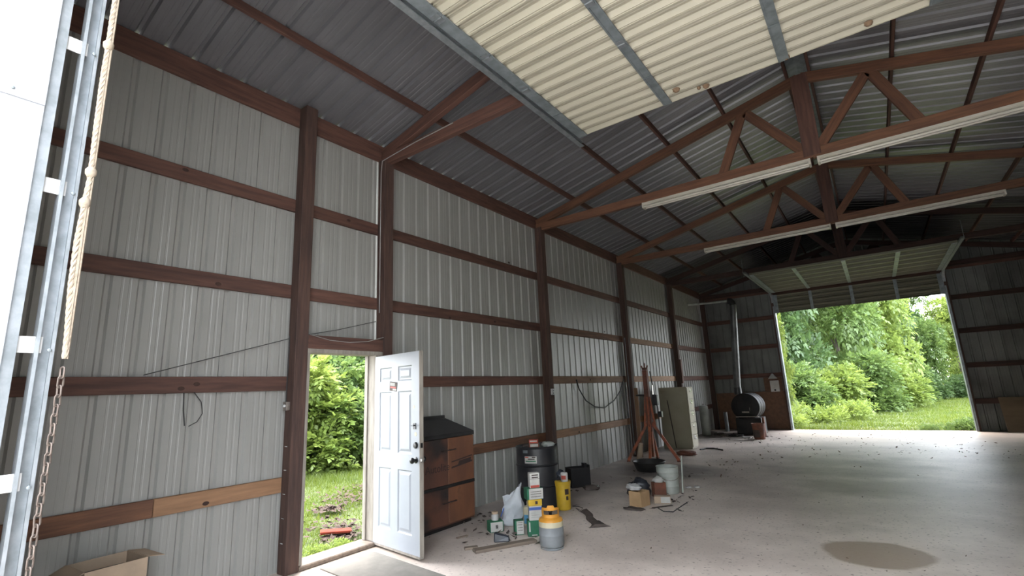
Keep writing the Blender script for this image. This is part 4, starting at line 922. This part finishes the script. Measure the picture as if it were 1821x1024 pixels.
def tree_proto(seed, kind):
    """unit-height (about 1 m = crown scaled later) trees built at real size"""
    rg = np.random.default_rng(seed); rr = random.Random(seed)
    if kind == 'tall':      # about 10 m
        H = 10.; blobs = []
        for k in range(26):
            z = rr.uniform(1.2, H-.8); rad = 2.4*(1-.55*abs(z/H-.45)*1.6); a = rr.uniform(0, 6.28); q = rad*rr.uniform(.25, .95)
            blobs.append((q*math.cos(a), q*math.sin(a), z, rr.uniform(.8, 1.35), rr.uniform(.8, 1.35), rr.uniform(.45, .8)))
        P, D = crown_points(blobs, 4600, rg); V, Q = sprigs(P, D, .50, 3, .30, rg); trunk_r, th = .16, H*.75
    elif kind == 'shrub':   # about 3 m, leafy to the ground
        H = 3.2; blobs = []
        for k in range(18):
            z = rr.uniform(.25, H-.4); a = rr.uniform(0, 6.28); q = rr.uniform(.1, 1.05)*(1-.35*z/H)
            blobs.append((q*math.cos(a), q*math.sin(a), z, rr.uniform(.4, .7), rr.uniform(.4, .7), rr.uniform(.3, .5)))
        P, D = crown_points(blobs, 2600, rg); P[:, 2] = np.maximum(P[:, 2], .08); V, Q = sprigs(P, D, .34, 3, .30, rg); trunk_r, th = .035, H*.7
    else:                   # low weeds, under 1 m
        H = .8; blobs = [(rr.uniform(-.5, .5), rr.uniform(-.5, .5), rr.uniform(.15, .5), .4, .4, .25) for _ in range(7)]
        P, D = crown_points(blobs, 700, rg); P[:, 2] = np.maximum(P[:, 2], .03); V, Q = sprigs(P, D+np.array([0, 0, .5]), .22, 2, .28, rg); trunk_r, th = .012, .5
    fol = {m_: np_mesh('foliage', V, Q, m_) for m_ in ('leaf', 'leaf_bright', 'leaf_deep')}
    mb = MB(); n = 4
    pts = [Vector((.04*i*math.sin(i+seed), .04*i*math.cos(2*i+seed), th*i/n)) for i in range(n+1)]
    mb.tube(pts, [trunk_r*(1.1-.8*i/n) for i in range(n+1)], 8)
    for b in blobs[:12]:
        z0 = max(.1, b[2]*.7); f = z0/th*n; i = min(int(f), n-1); base = pts[i].lerp(pts[min(i+1, n)], min(f-i, 1)); c = Vector(b[:3]); md = base.lerp(c, .5)+Vector((0, 0, .05*H/3))
        mb.tube([base, md, c], [trunk_r*.4, trunk_r*.28, trunk_r*.1], 5)
    tk = mb.mesh('trunk', True); tk.materials.append(MATS['bark'])
    return fol, tk
PROTO = {k: [tree_proto(s, k) for s in seeds] for k, seeds in dict(tall=(3, 8, 15), shrub=(21, 34, 47), weed=(5, 9)).items()}
def plant(kind, i, x, y, s, rz, leaf, label, cat, group, z=-.10, sz=None):
    fol, tk = PROTO[kind][i % len(PROTO[kind])]
    t = thing({'tall': 'tree', 'shrub': 'shrub', 'weed': 'weed_clump'}[kind], label, cat, (x, y, z), rz, group); t.scale = (s, s, sz or s)
    for nm, me in (('trunk', tk), ('foliage', fol[leaf])):
        o = bpy.data.objects.new(nm, me); COL.objects.link(o); o.parent = t
        if nm == 'foliage': o['kind'] = 'stuff'
    return t
G1 = 'trees beyond the far doorway'
for k, (x, y, s, leaf, sz) in enumerate(((-1.6, 24.5, .7, 'leaf', 1.2), (1.3, 27.5, .7, 'leaf_deep', 1.3), (-1.5, 31.0, .9, 'leaf_deep', 1.6), (3.4, 31.5, .72, 'leaf', 1.35), (5.0, 35.5, .78, 'leaf_bright', 1.4), (1.2, 37.0, 1.0, 'leaf', 1.6),
        (4.6, 42.0, .85, 'leaf_deep', 1.6), (7.3, 44.5, .62, 'leaf', .95), (9.9, 48.0, .62, 'leaf_bright', .75), (13.2, 46.5, .72, 'leaf', 1.0), (2.0, 47.0, 1.0, 'leaf_deep', 1.7), (7.0, 54.0, .8, 'leaf_deep', 1.15), (-5, 33, .9, 'leaf', 1.5), (11.8, 57.0, .9, 'leaf_deep', .85), (17., 53, .9, 'leaf', 1.1), (-3, 43, 1.1, 'leaf_deep', 1.7), (15.5, 42, .8, 'leaf', 1.3))):
    plant('tall', k, x, y, s, k*1.7, leaf, {'leaf': 'mid green leafy tree at the edge of the lawn beyond the far doorway', 'leaf_deep': 'dark green leafy tree in the woods beyond the far doorway', 'leaf_bright': 'yellow green leafy tree beside the lawn beyond the far doorway'}[leaf], 'tree', G1, sz=sz)
for k, (x, y, s, leaf) in enumerate(((.7, 22.6, .62, 'leaf'), (2.2, 24.3, .75, 'leaf'), (3.4, 26.3, .8, 'leaf_bright'), (4.6, 29.2, .85, 'leaf'), (5.6, 32.5, .8, 'leaf_bright'), (.0, 21.3, .8, 'leaf_bright'), (6.6, 38.5, .7, 'leaf'), (7.6, 42.2, .6, 'leaf_deep'), (9.2, 43.6, .55, 'leaf_deep'), (10.8, 44, .65, 'leaf'))):
    plant('shrub', k, x, y, s, k*2.1, leaf, {'leaf': 'mid green shrub along the lawn beyond the far doorway', 'leaf_deep': 'dark green shrub under the trees beyond the far lawn', 'leaf_bright': 'bright green shrub at the lawn edge beyond the far doorway'}[leaf], 'shrub', 'shrubs beyond the far doorway')
plant('shrub', 1, 1.98, 19.2, .40, .6, 'leaf_bright', 'tall slim bright leafy vine growing just outside the far door jamb', 'vine', None, sz=1.5)
for k, (x, y, s) in enumerate(((1.9, 21.6, .9), (2.9, 22.6, .8), (3.9, 24.2, .9), (2.3, 20.3, .6))):
    plant('weed', k, x, y, s, k*1.3, 'leaf_bright', 'low leafy weeds at the foot of the shrubs outside the far doorway', 'weeds', 'weeds at the shrubs outside')
for k, (x, y, s) in enumerate(((6.75, 18.75, .42), (6.35, 18.7, .36), (5.9, 18.7, .28), (7.0, 18.9, .5))):
    plant('weed', k, x, y, s, k*1.1, 'leaf', 'small green weed clump at the far threshold, on the leaning board side', 'weeds', 'weeds at the far threshold')
G2 = 'shrubs outside the walk door'
for k, (x, y, s, leaf) in enumerate(((-6.7, 6.6, .85, 'leaf_bright'), (-6.9, 8.0, .9, 'leaf'), (-7.3, 9.6, 1.0, 'leaf'), (-7.0, 5.3, .9, 'leaf'), (-8.3, 7.6, 1.25, 'leaf_deep'), (-8.6, 9.6, 1.3, 'leaf'), (-8.4, 5.9, 1.3, 'leaf_deep'), (-10.3, 8.8, 1.6, 'leaf_deep'), (-10.5, 11.5, 1.7, 'leaf_deep'))):
    plant('shrub', k, x, y, s, k*1.9, leaf, {'leaf': 'mid green shrub in the thicket outside the walk door', 'leaf_deep': 'dark green shrub deep in the thicket outside the walk door', 'leaf_bright': 'bright green shrub at the front of the thicket outside the walk door'}[leaf], 'shrub', G2)
for k, (x, y, s) in enumerate(((-12, 8, .75), (-13, 12.5, .85), (-12, 15, .8))):
    plant('tall', k, x, y, s, k*2., 'leaf_deep', 'dark tree behind the thicket outside the walk door', 'tree', 'trees behind the walk door thicket')
for k in range(9):  # unseen tree row, added to cut low sky light reaching indoors
    plant('tall', k, -17+4.4*k+1.1*math.sin(k*2.3), -17.5-2.2*math.cos(k*1.9), .95+.1*math.sin(k), k*1.3, ('leaf', 'leaf_deep')[k % 2], ('mid green', 'dark green')[k % 2]+' leafy tree added unseen across the yard to block low sky light', 'tree', 'unseen trees added to block sky light', sz=1.05+.12*math.sin(k*3.1))
for k, (x, y, s) in enumerate(((-.32, 2.95, .16), (-.3, 3.2, .18))):
    plant('weed', k, x, y, s, k*1.3, 'leaf_bright', 'tiny weed at the sill of the walk door', 'weeds', 'weeds at the walk door sill', z=-.1)
def grass(name, n, region, hmin, hmax, wd, label):
    x0, x1, y0, y1 = region; rg = np.random.default_rng(len(name)); P = np.stack([rg.uniform(x0, x1, n), rg.uniform(y0, y1, n), np.full(n, -.10)], 1)
    cl = (np.sin(P[:, 0]*2.1+np.sin(P[:, 1]*1.7))+np.sin(P[:, 1]*2.9+P[:, 0]*.7))*.25+.75
    h = rg.uniform(hmin, hmax, n)*cl; a = rg.uniform(0, 6.283, n); lean = rg.normal(0, .45, (n, 2))*h[:, None]
    S = np.stack([np.cos(a), np.sin(a), np.zeros(n)], 1)*wd*rg.uniform(.7, 1.3, (n, 1)); T = P.copy(); T[:, :2] += lean; T[:, 2] += h
    V = np.stack([P-S, P+S, T], 1).reshape(-1, 3); o = link(name, np_mesh(name, V, np.arange(len(V)).reshape(-1, 3), 'grass')); return tag(o, label, 'grass', kind='stuff')
grass('grass', 60000, (-7.5, -.16, 1.2, 9.5), .05, .16, .005, 'short sunny grass outside the walk door')
grass('grass', 90000, (-1, 12, 18.4, 47), .06, .16, .012, 'mown yellow green lawn beyond the far doorway')
# leaf litter and red brick piece outside the walk door
def litter(name, spots, n, size, material, label, z=-.07, seed=3):
    rg = np.random.default_rng(seed); V = []
    for (x, y, rx, ry) in spots:
        c = np.stack([x+rg.normal(0, rx, n), y+rg.normal(0, ry, n), z+np.abs(rg.normal(0, .012, n))], 1); a = rg.uniform(0, 6.28, n); s = size*rg.uniform(.4, 1.2, n); t_ = rg.normal(0, .35, (n, 2))
        d = np.stack([np.cos(a), np.sin(a), t_[:, 0]], 1)*s[:, None]; e = np.stack([-np.sin(a), np.cos(a), t_[:, 1]], 1)*s[:, None]*.5
        V.append(np.stack([c-d, c-e, c+d, c+e], 1))
    V = np.concatenate(V).reshape(-1, 3); V[:, 2] = np.maximum(V[:, 2], z-.003)
    if z > 0: V[:, 0] = np.clip(V[:, 0], .10, 9.1); V[:, 1] = np.clip(V[:, 1], .1, 18.0)
    return tag(link(name, np_mesh(name, V, np.arange(len(V)).reshape(-1, 4), material)), label, 'debris', kind='stuff')
litter('leaf_litter', ((-1.0, 3.75, .30, .16), (-.62, 3.45, .10, .10), (-2.5, 5.0, .35, .28), (-2.9, 5.7, .3, .2), (-2.1, 4.3, .12, .1)), 260, .045, 'litter_leaf', 'brown leaf litter lying on the grass outside the walk door', z=-.03)
p = FL(597, 953, -.03); tag(B(MB().box((0, 0, .025), (.36, .13, .03)), 'roof_tile', 'brick_red', bevel=.006, loc=(p.x, p.y, .0), rot=(.05, .06, 1.0)), 'red clay slab lying in leaf litter outside the walk door', 'tile')
# dry leaves and grit strewn over the slab
litter('floor_leaves', ((3.2, 15.2, 1.3, 1.1), (4.6, 14.0, 1.6, 1.2), (6.4, 13.4, 1.0, .8), (3.4, 12.5, 1.2, 1.0), (5.5, 16.4, 1.3, .8), (1.2, 16.0, .5, .7), (2.4, 9.8, .5, .9)), 60, .030, 'dry_leaf', 'dead brown leaves scattered over the concrete floor', z=.004, seed=8)
litter('floor_grit', ((1.4, 4.6, .6, .5), (2.6, 6.2, .8, .8), (3.4, 8.5, 1.2, 1.2), (4.2, 5.0, 1.0, .8), (.5, 8.4, .25, 1.2), (1.6, 12.2, .6, 1.0), (1.0, 16.3, .5, .8)), 40, .013, 'grit', 'grit and small chips scattered over the concrete floor', z=.003, seed=9)

litter('floor_scraps', ((2.35, 6.9, .22, .3), (1.35, 4.35, .3, .25), (.55, 6.9, .2, .5), (1.5, 8.7, .4, .4), (1.9, 14.6, .5, .5), (.9, 16.6, .4, .7), (.35, 4.85, .12, .2)), 26, .045, 'dark_scrap', 'dark scraps and dirt strewn on the floor around the junk', z=.005, seed=17)

kn = MB().lathe([(.022, 0), (.018, .0015), (.001, .002)], n=12).mesh('knot'); kn.materials.append(MATS['knot'])
for u, v in ((366, 895), (322, 691), (350, 683), (388, 505), (620, 392), (800, 565), (1075, 590), (905, 467), (880, 572), (1050, 675), (1030, 768), (330, 302)):
    p = at(u, v, 'x', .0387); o = bpy.data.objects.new('knot', kn); COL.objects.link(o); o.parent = wl; o.location = p; o.rotation_euler = (0, PI/2, 0); o.scale = (.8, 1.25, 1)
